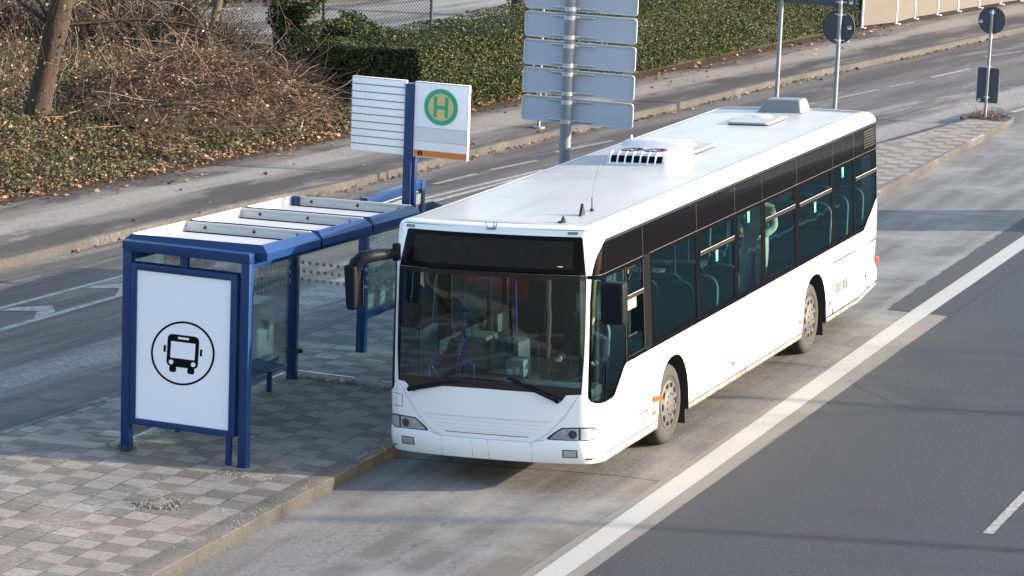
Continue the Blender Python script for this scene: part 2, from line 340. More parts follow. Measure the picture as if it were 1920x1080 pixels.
class MB:
    def __init__(s): s.v = []; s.f = []; s.m = []; s.mi = 0
    def add(s, V, F):
        o = len(s.v); s.v += [tuple(x) for x in V]; s.f += [tuple(i + o for i in f) for f in F]; s.m += [s.mi] * len(F)
    def box(s, a, b, bev=0.):
        x0, y0, z0 = (min(p, q) for p, q in zip(a, b)); x1, y1, z1 = (max(p, q) for p, q in zip(a, b))
        if bev <= 0:
            V = [(x, y, z) for x in (x0, x1) for y in (y0, y1) for z in (z0, z1)]
            s.add(V, [(0, 1, 3, 2), (4, 6, 7, 5), (0, 4, 5, 1), (2, 3, 7, 6), (0, 2, 6, 4), (1, 5, 7, 3)]); return
        bm = bmesh.new(); bmesh.ops.create_cube(bm, size=1)
        for v in bm.verts: v.co = Vector(((x0 + x1) / 2 + v.co.x * (x1 - x0), (y0 + y1) / 2 + v.co.y * (y1 - y0), (z0 + z1) / 2 + v.co.z * (z1 - z0)))
        bmesh.ops.bevel(bm, geom=bm.edges[:], offset=min(bev, (x1 - x0) * .49, (y1 - y0) * .49, (z1 - z0) * .49), segments=2, affect='EDGES', profile=.5)
        s.bm(bm)
    def bm(s, bm, free=True):
        bm.verts.index_update(); s.add([v.co[:] for v in bm.verts], [tuple(v.index for v in f.verts) for f in bm.faces])
        if free: bm.free()
    def tube(s, pts, r, n=8, caps=True):
        pts = [Vector(p) for p in pts]; R = r if isinstance(r, (list, tuple)) else [r] * len(pts)
        V = []; F = []; prev = None
        for i, p in enumerate(pts):
            d = (pts[min(i + 1, len(pts) - 1)] - pts[max(i - 1, 0)]).normalized()
            if prev is None: a = d.orthogonal().normalized()
            else: a = (prev - d * prev.dot(d)).normalized()
            prev = a; b = d.cross(a)
            for k in range(n):
                t = 2 * math.pi * k / n; V.append(p + (a * math.cos(t) + b * math.sin(t)) * R[i])
        for i in range(len(pts) - 1):
            for k in range(n):
                F.append((i * n + k, i * n + (k + 1) % n, (i + 1) * n + (k + 1) % n, (i + 1) * n + k))
        if caps: F += [tuple(range(n))[::-1], tuple(range((len(pts) - 1) * n, len(pts) * n))]
        s.add(V, F)
    def prism(s, poly, axis, a, b):
        """polygon in the two other axes extruded along axis from a to b"""
        n = len(poly)
        def P(p, t): q = list(p); q.insert(axis, t); return q
        V = [P(p, a) for p in poly] + [P(p, b) for p in poly]
        F = [(i, (i + 1) % n, n + (i + 1) % n, n + i) for i in range(n)]
        F += [tuple(range(n))[::-1], tuple(range(n, 2 * n))]
        s.add(V, F)
    def lathe(s, prof, center, axis='x', n=40):
        V = []; F = []; m = len(prof)
        for k in range(n):
            t = 2 * math.pi * k / n; c, si = math.cos(t), math.sin(t)
            for (h, r) in prof:
                p = {'x': (h, r * c, r * si), 'y': (r * c, h, r * si), 'z': (r * c, r * si, h)}[axis]
                V.append(tuple(p[i] + center[i] for i in range(3)))
        for k in range(n):
            k2 = (k + 1) % n
            for i in range(m - 1): F.append((k * m + i, k2 * m + i, k2 * m + i + 1, k * m + i + 1))
        s.add(V, F)
    def build(s, name, mat, parent=None, smooth=35, mats=None):
        return mesh_obj(name, s.v, s.f, mat, parent, smooth, mats, s.m if mats else None)
def empty(name, label, cat, loc=(0, 0, 0), group=None):
    o = bpy.data.objects.new(name, None); COL.objects.link(o); o.location = loc; o['label'] = label; o['category'] = cat
    if group: o['group'] = group
    return o
def tag(o, label, cat, group=None, kind=None):
    if label: o['label'] = label
    if cat: o['category'] = cat
    if group: o['group'] = group
    if kind: o['kind'] = kind
    return o
def struct(o, kind='structure'): o['kind'] = kind; return o
def rrect(x0, y0, x1, y1, r, n=4):
    P = []
    for cx, cy, a in ((x1 - r, y0 + r, -90), (x1 - r, y1 - r, 0), (x0 + r, y1 - r, 90), (x0 + r, y0 + r, 180)):
        for k in range(n + 1):
            t = rad(a + 90 * k / n); P.append((cx + r * math.cos(t), cy + r * math.sin(t)))
    return P
def circ(cx, cy, r, n=32, a0=0, a1=360):
    m = n if a1 - a0 >= 360 else n + 1
    return [(cx + r * math.cos(rad(a0 + (a1 - a0) * k / n)), cy + r * math.sin(rad(a0 + (a1 - a0) * k / n))) for k in range(m)]

def sheet(name, pts, z, mat, kind='structure'):
    """flat polygon, z number or function"""
    zf = z if callable(z) else (lambda x, y: z)
    tris = tessellate_polygon([[Vector((p[0], p[1], 0)) for p in pts]])
    V = [(p[0], p[1], zf(*p[:2])) for p in pts]
    F = []
    for t in tris:
        a, b, c = (Vector(V[i]) for i in t)
        F.append(t if (b - a).cross(c - a).z > 0 else t[::-1])
    o = mesh_obj(name, V, F, mat); o['kind'] = kind; return o
# ------------------------------------------------------------------ ground, roads, kerbs
def lerp_tab(T, y):
    if y <= T[0][0]: return T[0][1]
    for (a, p), (b, q) in zip(T, T[1:]):
        if y <= b: return p + (q - p) * (y - a) / (b - a)
    return T[-1][1]
ZR = -.148
def lane_z(x, y): return min(0., max(ZR, (x - 1.2) * .0535))
g0 = sheet('ground', [(-500, -300), (500, -300), (500, 700), (-500, 700)], -.6, M_SOIL)
sheet('right_road', [(2.27, -90), (60, -90), (60, 260), (2.27, 260)], 0, M_ASPH)
mb = MB()
ys = [-90 + 10 * i for i in range(36)]; xs = [-1.95, -1.56, -.6, .3, 1.2, 2.27]
V = [(x, y, lane_z(x, y)) for y in ys for x in xs]; n = len(xs)
mb.add(V, [(j * n + i, j * n + i + 1, (j + 1) * n + i + 1, (j + 1) * n + i) for j in range(len(ys) - 1) for i in range(n - 1)])
struct(mb.build('bus_lane', M_CONC, smooth=None))
# solid white line, concrete strip and asphalt patch along it
def strip(name, pts_l, pts_r, zf, mat):
    V = [(x, y, zf(x, y)) for x, y in pts_l] + [(x, y, zf(x, y)) for x, y in pts_r]; n = len(pts_l)
    F = [(i, n + i, n + i + 1, i + 1) for i in range(n - 1)]
    return struct(mesh_obj(name, V, F, mat))
yy = [-90, -20, -3.3, 2.2, 11.3, 12.2, 19.5, 40, 260]; xl = [1.84, 1.84, 1.83, 1.80, 1.71, 1.71, 1.72, 1.75, 1.75]
strip('lane_line', list(zip(xl, yy)), [(x + .285, y) for x, y in zip(xl, yy)], lambda x, y: .008, M_MARK)
rr = random.Random(3)
yy2 = [-12 + .06 * i for i in range(408)]
strip('concrete_edge', [(1.70, y) for y in yy2], [(2.262 + rr.uniform(-.014, .014) + .006 * math.sin(y * 1.3), y) for y in yy2], lambda x, y: .004, M_CSTRIP)
yy3 = [12.1 + .25 * i for i in range(60)]
strip('asphalt_repair_patch', [(1.36 - .004 * (y - 12) + rr.uniform(-.02, .02), y) for y in yy3], [(1.75, y) for y in yy3], lambda x, y: .0055, M_PATCH)
strip('asphalt_repair_strip', [(1.98, y) for y in yy3], [(2.30, y) for y in yy3], lambda x, y: .0055, M_ASPH)
sheet('lane_dash', [(5.49, .68), (5.60, .70), (5.60, 6.8), (5.48, 6.8)], .005, M_MARKW)
for k in range(1, 6): sheet('lane_dash', [(5.49, .68 + 18 * k), (5.60, .7 + 18 * k), (5.60, 6.8 + 18 * k), (5.48, 6.8 + 18 * k)], .005, M_MARKW)
# crack in the dark asphalt
def crack(pts, w, z=.004):
    mbk = MB(); P = []
    for (a, b) in zip(pts, pts[1:]):
        for k in range(14):
            t = k / 14; P.append((a[0] + (b[0] - a[0]) * t + rr.uniform(-.02, .02), a[1] + (b[1] - a[1]) * t + rr.uniform(-.03, .03)))
    V = []; F = []
    for i, p in enumerate(P):
        ww = w * rr.uniform(.15, 1)
        V += [(p[0], p[1] - ww, z), (p[0] + ww * .3, p[1] + ww, z)]
    F = [(2 * i, 2 * i + 2, 2 * i + 3, 2 * i + 1) for i in range(len(P) - 1)]
    return struct(mesh_obj('road_crack', V, F, M_PATCH))
crack([(2.14, 7.23), (2.69, 6.57), (3.24, 6.05), (4.19, 6.11), (4.51, 6.64), (5.4, 6.5)], .014)
crack([(4.51, 6.64), (4.1, 4.2), (3.9, 2.0), (3.95, .2)], .006)

# left road and far side
KT = [(-90, -16.5), (-40, -14.2), (-8, -12.3), (2, -11.75), (8.3, -11.38), (11.2, -11.13), (14.8, -10.77), (18, -10.2), (22.8, -9.83), (27, -9.38), (31.5, -8.78), (39, -7.95), (45.3, -7.02), (53.5, -5.95), (61, -4.9), (80, -2.4), (120, 2), (260, 14)]
BK = [(-90, -32), (-30, -21.5), (-10, -17.4), (0, -15.8), (12.84, -14.12), (17.4, -13.34), (22.44, -12.78), (28.3, -12.08), (35.8, -11.05), (50.5, -9.5), (61.5, -7.7), (90, -3.5), (130, 2), (260, 16)]
ysr = sorted(set([a for a, _ in KT] + [a for a, _ in BK] + list(range(-20, 70, 2))))
V = []; F = []
for y in ysr: V += [(lerp_tab(KT, y) + .02, y, ZR), (-1.95, y, ZR)]
F = [(2 * i, 2 * i + 1, 2 * i + 3, 2 * i + 2) for i in range(len(ysr) - 1)]
struct(mesh_obj('left_road', V, F, M_ROAD2))
V = []
for y in ysr: V += [(lerp_tab(BK, y) - .4, y, 0), (lerp_tab(KT, y) - .15, y, 0)]
struct(mesh_obj('sidewalk', V, F, M_WALK))
# pale kerb of the sidewalk: top, rounded nose and face
prof = [(-.15, 0.003), (-.015, .003), (.0, -.012), (.004, ZR - .05)]
V = []; F = []
for y in ysr:
    x = lerp_tab(KT, y); V += [(x + a, y, b) for a, b in prof]
n = len(prof)
F = [(j * n + i, j * n + i + 1, (j + 1) * n + i + 1, (j + 1) * n + i) for j in range(len(ysr) - 1) for i in range(n - 1)]
struct(mesh_obj('sidewalk_kerb', V, F, M_KERB2, smooth=60))
# gutter seam of leaves and dirt at the kerb foot is in the plants part

# island with the bus stop
ER = [(-90, -1.45), (-5, -1.50), (0, -1.57), (23, -1.65), (34.3, -1.80)]
EL = [(-90, -8.2), (-10, -6.6), (-.73, -5.85), (1.72, -5.63), (29, -3.34), (33.7, -2.69)]
yi = [-90, -40, -20, -10, -5, -2, 0, 2, 8, 15, 23, 29, 33.7]
V = []
for y in yi: V += [(lerp_tab(EL, y) + .12, y, 0), (-1.82, y, 0)]
F = [(2 * i, 2 * i + 1, 2 * i + 3, 2 * i + 2) for i in range(len(yi) - 1)]
struct(mesh_obj('island_paving', V, F, M_PAVE))
V = []; n = 5; yi = yi[:-1] + [34.5]
for y in yi:
    e = lerp_tab(ER, y); V += [(-1.82, y, .003), (e - .02, y, .003), (e - .006, y, -.004), (e, y, -.018), (e - .012, y, ZR - .03)]
F = [(j * n + i, j * n + i + 1, (j + 1) * n + i + 1, (j + 1) * n + i) for j in range(len(yi) - 1) for i in range(n - 1)]
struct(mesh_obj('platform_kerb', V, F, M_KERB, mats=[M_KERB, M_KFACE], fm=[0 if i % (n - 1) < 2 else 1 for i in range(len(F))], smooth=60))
V = []; n = 4; yi = yi[:-1] + [33.7]
for y in yi:
    e = lerp_tab(EL, y); V += [(e, y, ZR - .03), (e + .005, y, -.015), (e + .02, y, .003), (e + .12, y, .003)]
F = [(j * n + i, j * n + i + 1, (j + 1) * n + i + 1, (j + 1) * n + i) for j in range(len(yi) - 1) for i in range(n - 1)]
struct(mesh_obj('island_back_kerb', V, F, M_KERB, smooth=60))
# tip of the island: dark bed with a pale kerb round it
mb = MB(); mb.prism([(-2.69, 33.7), (-1.80, 33.7), (-1.80, 34.35), (-2.50, 35.30)], 2, ZR - .02, .004); struct(mb.build('island_tip', M_PATCH))
mb = MB(); mb.prism([(-1.815, 34.3), (-1.81, 34.52), (-2.45, 35.9), (-2.70, 35.75), (-2.86, 33.9), (-2.72, 33.7), (-2.50, 35.30)], 2, ZR - .02, .012); struct(mb.build('island_tip_kerb', M_KERB))

# worn hatching between the two left lanes
UL = [(-40, -13.9), (-8, -11.05), (5.99, -9.94), (9.1, -9.65), (18.1, -8.70), (22.4, -8.13), (26, -7.6)]
LL = [(-40, -12.6), (-8, -10.2), (4.75, -9.19), (7.85, -8.96), (17.6, -8.48), (22, -8.05), (26, -7.55)]
def mline(T, w, mat, name):
    y0 = [-40, -8, 0, 4.75, 6, 7.85, 9.1, 13, 17.6, 20, 22.4]
    return strip(name, [(lerp_tab(T, y), y) for y in y0], [(lerp_tab(T, y) + w, y) for y in y0], lambda x, y: ZR + .004, mat)
mline(UL, .10, M_MARKW, 'road_line'); mline(LL, .12, M_MARKW, 'road_line')
def chevron(y):
    a = lerp_tab(UL, y) + .12; b = lerp_tab(LL, y); m = (a + b) / 2
    return sheet('road_chevron', [(a, y - .3), (a + .05, y), (m + .08, y + .42), (b - .02, y + .05), (b - .02, y - .55), (m + .10, y - .02), (a + .1, y - .22)], ZR + .005, M_MARKW)
for y in (-14.5, -10.9, -7.3, -3.7, -1.2, 2.0, 6.05, 8.1, 11.6, 14.9, 17.9): chevron(y)
def dash(p, q, w, mat=None):
    d = Vector((q[0] - p[0], q[1] - p[1])).normalized(); nn = Vector((-d.y, d.x)) * w / 2
    return sheet('road_dash', [(p[0] - nn.x, p[1] - nn.y), (q[0] - nn.x, q[1] - nn.y), (q[0] + nn.x, q[1] + nn.y), (p[0] + nn.x, p[1] + nn.y)], ZR + .004, mat or M_FAINT)
for p, q in [((-8.9, 21.8), (-8.6, 23.4)), ((-9.13, 19.6), (-8.95, 21.2)), ((-8.7, 24.6), (-8.3, 26.8)), ((-7.6, 29.5), (-7.2, 31.6)), ((-5.87, 39.1), (-5.6, 40.4)), ((-6.3, 36.35), (-5.93, 38.5)), ((-6.95, 32.9), (-6.5, 35.2)), ((-5.4, 47), (-4.85, 49))]:
    dash(p, q, .11)
dash((-5.46, 41.7), (-5.08, 44.1), .12, M_MARKW)
dash((-3.2, 34.0), (.4, 60), .12, M_FAINT); dash((-2.3, 36.5), (-.9, 45.5), .14, M_MARKW)

# ---- terrain behind the sidewalk
def bank_z(t, y):
    if t <= 0: return 0.0
    h = .55 if y < 25 else .45
    w = 4.2 if y < 25 else 5.0
    u = min(1., t / w); z = h * u * u * (3 - 2 * u)
    return z
def back_x(y): return lerp_tab(BK, y)
V = []; F = []
ysb = [-60, -45, -30, -22] + [-16 + 1. * i for i in range(76)] + [65, 75, 100, 150, 260]
ts = [-.45, 0, .15, .4, .8, 1.3, 1.9, 2.6, 3.4, 4.3, 5.5, 7, 9, 12, 16, 24, 40, 80]
for y in ysb:
    for t in ts:
        nz = (mnoise.noise(Vector((t * .6, y * .5, 0))) * .10 + mnoise.noise(Vector((t * 2, y * 1.7, 5))) * .035) * min(1, max(0, t) * 2) if t < 12 else 0
        if t > 6.: nz *= .2
        V.append((back_x(y) - t, y, bank_z(t, y) + nz + (-.012 if t < 0 else .012)))
n = len(ts)
F = [(j * n + i, (j + 1) * n + i, (j + 1) * n + i + 1, j * n + i + 1)[::-1] for j in range(len(ysb) - 1) for i in range(n - 1)]
struct(mesh_obj('bank', V, F, M_SOIL, smooth=180))
def terr(x, y):
    t = back_x(y) - x
    nz = (mnoise.noise(Vector((t * .6, y * .5, 0))) * .10 + mnoise.noise(Vector((t * 2, y * 1.7, 5))) * .035) * min(1, max(0, t) * 2)
    if t > 6.: nz *= .2
    return bank_z(t, y) + nz + .01
M_ROAD3 = asphalt_old('asphalt_pale', base=((.15, .145, .13), (.24, .23, .205)))
sheet('upper_road', [(-60, 40), (-30, 33.2), (-24, 31.9), (-19.6, 31.4), (-17.7, 31.3), (-15.3, 30.5), (-14.3, 30.6), (-13.6, 36), (-11.6, 50), (-8, 66), (-14, 75), (-16.5, 52), (-18.9, 45.2), (-20.2, 43.1), (-21.1, 41.1), (-21.6, 39.4), (-22.8, 37.9), (-28, 37.2), (-60, 52)], .60, M_ROAD3)
for a, b in (((-20.2, 33.6), (-19.2, 33.85)), ((-18.9, 33.9), (-17.6, 34.25)), ((-17.2, 34.3), (-15.6, 34.6)), ((-23.4, 33.1), (-22.4, 33.3)), ((-17.3, 39.7), (-16.1, 39.75)), ((-16.0, 38.9), (-15.1, 38.95))):
    o = dash(a, b, .16, M_MARK); o.location.z = .60 - ZR; o.name = 'parking_mark'
# pale kerb at the far side of the upper road
pk = [(-30, 37.3), (-22.8, 37.9), (-21.6, 39.4), (-21.1, 41.1), (-20.2, 43.1), (-18.9, 45.2), (-16.5, 52), (-14, 75)]
mb = MB()
for a, b in zip(pk, pk[1:]):
    d = Vector((b[0] - a[0], b[1] - a[1])).normalized(); nn = Vector((-d.y, d.x)) * .16
    mb.prism([a, b, (b[0] + nn.x, b[1] + nn.y), (a[0] + nn.x, a[1] + nn.y)], 2, .3, .70)
struct(mb.build('upper_kerb', M_KERB2))
# ------------------------------------------------------------------ bus shelter
sh = empty('bus_shelter', 'blue steel and glass bus shelter with three white roof trays and a bus pictogram poster', 'bus shelter', (-3.4, -.8, 0))
shp = Vector((-3.4, -.8, 0))
def put(mbx, name, mat, parent, org, smooth=35, mats=None):
    mbx.v = [(x - org[0], y - org[1], z - org[2]) for x, y, z in mbx.v]
    return mbx.build(name, mat, parent, smooth, mats)
def shput(mbx, name, mat, par=None, **k):
    if name in ('roof_tray', 'tray_lining', 'tray_cover', 'bolt', 'roof_beam'): mbx.v = [(x, y, z - .034 * (y + .7) + .022 * (x + 2.5)) for x, y, z in mbx.v]
    return put(mbx, name, mat, par or sh, shp, **k)
XL, XR, YF = -4.135, -2.64, -.80
for i, (x, y, zt) in enumerate(((XL, YF, 2.34), (XR, YF, 2.34), (XL, 3.50, 2.36))):
    mb = MB(); mb.box((x - .055, y - .055, -.02), (x + .055, y + .055, zt), .008); shput(mb, 'post', M_BLUE)
mb = MB(); mb.box((XL - .055, YF - .06, 2.34), (XR + .055, YF + .06, 2.455), .008); shput(mb, 'top_bar', M_BLUE)
mb = MB(); mb.box((XL - .05, YF + .06, 2.26), (XL + .05, 3.6, 2.36), .006); mb.box((-2.72, YF + .065, 2.26), (-2.64, 3.6, 2.36), .006); shput(mb, 'roof_beam', M_BLUE)
mb = MB(); mb.box((-3.47, YF - .03, 2.20), (-3.38, YF + .03, 2.34)); shput(mb, 'bracket', M_BLUE)
# lit-box frame with the poster
adv = MB(); x0, x1, z0, z1 = -4.07, -2.735, .34, 2.21; ya, yb = YF - .075, YF + .065
f = .075
adv.box((x0, ya, z0), (x0 + f, yb, z1), .008); adv.box((x1 - f, ya, z0), (x1, yb, z1), .008)
adv.box((x0 + f, ya + .001, z0), (x1 - f, yb, z0 + f), .006); adv.box((x0 + f, ya + .001, z1 - f), (x1 - f, yb, z1), .006)
adv.box((x0 + .02, yb - .02, z0 + .02), (x1 - .02, yb - .004, z1 - .02))
pf = shput(adv, 'poster_frame', M_BLUE)
px0, px1, pz0, pz1 = x0 + f - .002, x1 - f + .002, z0 + f - .002, z1 - f + .002
mb = MB(); mb.box((px0, ya + .02, pz0), (px1, ya + .03, pz1)); M_POSTER = plain('poster_white', (.80, .83, .88), .30, var=.008, scale=1.0)
po = shput(mb, 'poster', M_POSTER, pf)
# pictogram
cx, cz = -3.405, 1.235; ZS = .915
def flatpoly(mbx, outer, holes=(), y=0., th=.002):
    loops = [[Vector((p[0], p[1], 0)) for p in L] for L in (outer, *holes)]
    flat = [p for L in loops for p in L]
    tr = tessellate_polygon(loops)
    V = [(p.x, y, p.y) for p in flat]; F = []
    for t in tr:
        a, b, c = (Vector(V[i]) for i in t); F.append(t if (b - a).cross(c - a).y < 0 else t[::-1])
    mbx.add(V, F)
ic = MB(); yi_ = ya + .0185
def ell(r): return [(a, cz + (b - cz) * ZS + .085 * (a - cx)) for a, b in circ(cx, cz, r, 64)]
flatpoly(ic, ell(.405), [ell(.378)], yi_)
def sc(P): return [(cx + a * .01 + b * .0004, cz + b * .01 * ZS) for a, b in P]
body = sc(rrect(-20, -18, 20, 23, 6))
flatpoly(ic, body, [sc(rrect(-15.5, -7, 15.5, 14, 1)), sc(circ(-14, -12.5, 3, 20)), sc(circ(14, -12.5, 3, 20)), sc(rrect(-7, 17.5, 7, 20.2, .6))], yi_)
for sx in (-1, 1):
    flatpoly(ic, sc(rrect(min(sx * 7, sx * 16), -25, max(sx * 7, sx * 16), -17, 2.5)), [], yi_)
    flatpoly(ic, sc(rrect(min(sx * 21.5, sx * 24.5), -1, max(sx * 21.5, sx * 24.5), 8, 1.2)), [], yi_)
shput(ic, 'bus_pictogram', M_BLACK, pf, smooth=None)
mb = MB(); mb.box((-2.855, YF - .03, -.02), (-2.80, YF + .03, .34)); shput(mb, 'frame_leg', M_BLUE)
# roof trays
for k in range(3):
    y0 = -.70 + k * 1.435; y1 = y0 + 1.385; xa, xb = -4.28, -2.45; zl = 2.365; zt = 2.535
    w = MB()
    # kerb of the tray swept round the four sides: outer blue profile
    prof = [(0, zl), (0, zt - .085), (.085, zt), (.10, zt)]
    cor = [(xa, y0, 1, 1), (xb, y0, -1, 1), (xb, y1, -1, -1), (xa, y1, 1, -1)]
    V = []; F = []
    for X, Y, sx, sy in cor:
        for d, z in prof:
            V.append((X + sx * d, Y + sy * min(d, .05 if d > .05 else d) if True else Y, z))
    n = len(prof)
    for i in range(4):
        j = (i + 1) % 4
        for q in range(n - 1): F.append((i * n + q, j * n + q, j * n + q + 1, i * n + q + 1))
    w.add(V, F)
    w.add([(xa, y0, zl), (xb, y0, zl), (xb, y1, zl), (xa, y1, zl)], [(3, 2, 1, 0)])
    tr_ = shput(w, 'roof_tray', M_BLUE, smooth=20)
    # white inside: walls and floor
    ins = MB(); a0, a1, b0, b1 = xa + .10, xb - .10, y0 + .05, y1 - .05; zf = 2.425
    ins.add([(a0, b0, zt), (a1, b0, zt), (a1, b1, zt), (a0, b1, zt), (a0 + .01, b0 + .01, zf), (a1 - .01, b0 + .01, zf), (a1 - .01, b1 - .02, zf), (a0 + .01, b1 - .02, zf)],
            [(0, 4, 5, 1), (1, 5, 6, 2), (2, 6, 7, 3), (3, 7, 4, 0)])
    # left wall flashing is broad and white, as is the far ledge
    ins.box((xa + .085, y0 + .06, zt - .02), (xa + .11, y1 - .06, zt + .006), .004); ins.box((xa + .10, y1 - .062, zt - .03), (xb - .11, y1 - .03, zt + .004), .004)
    shput(ins, 'tray_lining', M_CREAM, tr_)
    fl = MB(); nx, ny = 12, 6
    V = []
    for j in range(ny + 1):
        for i in range(nx + 1):
            x = a0 + .005 + (a1 - a0 - .01) * i / nx; y = b0 + .02 + (b1 - b0 - .14) * j / ny
            V.append((x, y, zf + .02 * math.sin(math.pi * j / ny) ** .6 + .0))
    fl.add(V, [(j * (nx + 1) + i, j * (nx + 1) + i + 1, (j + 1) * (nx + 1) + i + 1, (j + 1) * (nx + 1) + i) for j in range(ny) for i in range(nx)])
    shput(fl, 'tray_cover', plain('tray_cover', (.40, .40, .395), .55, var=.12, scale=3), tr_, smooth=60)
    for bx in (-3.92, -3.28, -2.72):
        bo = MB(); bo.lathe([(0, .0), (0, .02), (-.012, .018), (-.02, .008), (-.02, 0)], (bx, y1 - .060, zt - .055), 'y', 12); shput(bo, 'bolt', plain('rusty_bolt', (.10, .05, .03), .7, .3), tr_)
# glass walls with etched dots
M_DOT = plain('etched_dots', (.30, .42, .46), .6, var=.03)
mb = MB(); mb.box((XL - .006, YF + .06, .12), (XL + .006, 3.44, 2.20)); gb = shput(mb, 'back_glass', M_SGLASS)
mb = MB(); mb.box((XL + .06, 3.494, .12), (-2.68, 3.506, 2.20)); ge = shput(mb, 'end_glass', M_SGLASS)
mb = MB()
for r_, z in enumerate((1.52, 1.41, 1.30)):
    for k in range(14):
        flatpoly(mb, circ(XL + .12 + .098 * k + .02 * (r_ % 2), z, .024, 14), [], 3.492)
shput(mb, 'etched_dots', M_DOT, ge, smooth=None)
mb = MB()
for r_, z in enumerate((1.52, 1.41, 1.30)):
    for k in range(38):
        P = circ(-.6 + .107 * k, z, .024, 12)
        V = [(XL + .0075, a, b) for a, b in P]; mb.add(V, [tuple(range(len(V)))])
shput(mb, 'etched_dots', M_DOT, gb, smooth=None)
for z in (.35, 1.9):
    mb = MB(); mb.box((XL - .03, 3.37, z), (XL + .13, 3.40, z + .05), .006); mb.box((XL + .055, 3.46, z), (XL + .14, 3.52, z + .05), .008); shput(mb, 'glass_clamp', M_RUBBER)
# bench of wire mesh seats
mb = MB(); mb.box((XL + .05, .0, .36), (XL + .10, 2.9, .42), .005)
for y in (.3, 1.5, 2.7): mb.box((XL + .05, y - .03, 0), (XL + .10, y + .03, .36), .004)
bar = shput(mb, 'bench_rail', M_BLUE)
M_MESHSEAT = plain('seat_wire_blue', (.015, .05, .12), .35, .2)
for y in (2.13, 1.55, .97, .39):
    mb = MB(); P = rrect(XL + .07, y - .23, XL + .50, y + .23, .07, 4)
    def zz(x): return .445 + .05 * ((x - XL - .28) / .22) ** 2 * (1 if x < XL + .28 else .1)
    for a, b in zip(P, P[1:] + P[:1]): mb.tube([(a[0], a[1], zz(a[0])), (b[0], b[1], zz(b[0]))], .009, 6)
    for k in range(1, 22):
        x = XL + .07 + .43 * k / 22; mb.tube([(x, y - .225, zz(x)), (x, y + .225, zz(x))], .0035, 4, False)
    for k in range(1, 22):
        yy_ = y - .23 + .46 * k / 22; mb.tube([(XL + .075, yy_, zz(XL + .075)), (XL + .2, yy_, zz(XL + .2)), (XL + .495, yy_, zz(XL + .495))], .0035, 4, False)
    shput(mb, 'seat', M_MESHSEAT, bar)

# ------------------------------------------------------------------ timetable board behind the shelter
tb = empty('timetable_board', 'long blue framed timetable board with pinned papers behind the shelter', 'notice board', (-4.05, 5.4, 0)); tbo = (-4.05, 5.4, 0)
for y in (5.42, 7.22):
    mb = MB(); mb.box((-4.11, y - .055, -.02), (-3.99, y + .055, 2.08), .008); put(mb, 'post', M_BLUE, tb, tbo)
for a, b in ((1.96, 2.075), (.43, .52)): mb = MB(); mb.box((-4.10, 5.48, a), (-4.0, 7.16, b), .008); put(mb, 'frame_rail', M_BLUE, tb, tbo)
mb = MB(); mb.box((-4.065, 5.48, .52), (-4.045, 7.16, 1.93)); put(mb, 'back_panel', plain('pinboard', (.42, .50, .52), .7, var=.08), tb, tbo)
mb = MB(); mb.box((-4.012, 5.48, .52), (-4.008, 7.16, 1.93)); put(mb, 'cover_glass', M_SGLASS, tb, tbo)
mb = MB(); mb.box((-4.005, 5.50, 1.76), (-4.0, 7.14, 1.90)); put(mb, 'header_strip', plain('header_white', (.78, .78, .66), .5), tb, tbo)
M_PAPER = plain('paper', (.72, .76, .74), .7, var=.05); M_PRINT = plain('print_blue', (.12, .36, .46), .7, var=.3, scale=30); M_PRINTG = plain('print_grey', (.30, .33, .35), .7); M_PRINTO = plain('print_orange', (.75, .26, .12), .7)
rp = random.Random(5)
for r_ in range(4):
    for c_ in range(5):
        y = 5.53 + c_ * .325; z = 1.42 - r_ * .29
        if r_ == 3 and c_ > 2: continue
        pb = MB(); pb.box((-4.044, y, z), (-4.042, y + .29, z + .27)); pp = put(pb, 'paper', M_PAPER, tb, tbo)
        pr = MB()
        for q in range(7):
            h = rp.uniform(.006, .014); zq = z + .03 + q * .033
            pr.box((-4.0415, y + .02, zq), (-4.041, y + rp.uniform(.12, .27), zq + h))
        if rp.random() < .5: pr.box((-4.0418, y + .02, z + .13), (-4.0405, y + .15, z + .25))
        put(pr, 'print', rp.choice([M_PRINT, M_PRINTG, M_PRINTG, M_PRINTO] if r_ == 0 else [M_PRINT, M_PRINTG, M_PRINTG]), pp, tbo)
# ------------------------------------------------------------------ cabinet
cb = empty('utility_cabinet', 'weathered grey-green utility cabinet standing behind the shelter glass', 'utility cabinet', (-5.0, 3.9, 0)); co = (-5.0, 3.9, 0)
mb = MB(); mb.box((-5.30, 3.69, -.02), (-4.72, 4.16, .83), .01); put(mb, 'body', M_GREYP, cb, co)
mb = MB(); mb.prism([(3.665, .83), (4.185, .83), (4.185, .872), (3.925, .895), (3.665, .872)], 0, -5.325, -4.695); put(mb, 'lid', plain('cabinet_lid', (.42, .47, .44), .55), cb, co)
for xx in (-5.27, -5.0):
    mb = MB(); mb.box((xx, 3.682, .06), (xx + .255, 3.69, .79), .003); put(mb, 'door', M_GREYP, cb, co)
mb = MB(); mb.box((-4.722, 3.85, .50), (-4.716, 3.99, .62), .002); put(mb, 'sticker', plain('sticker_grey', (.12, .15, .14), .6), cb, co)

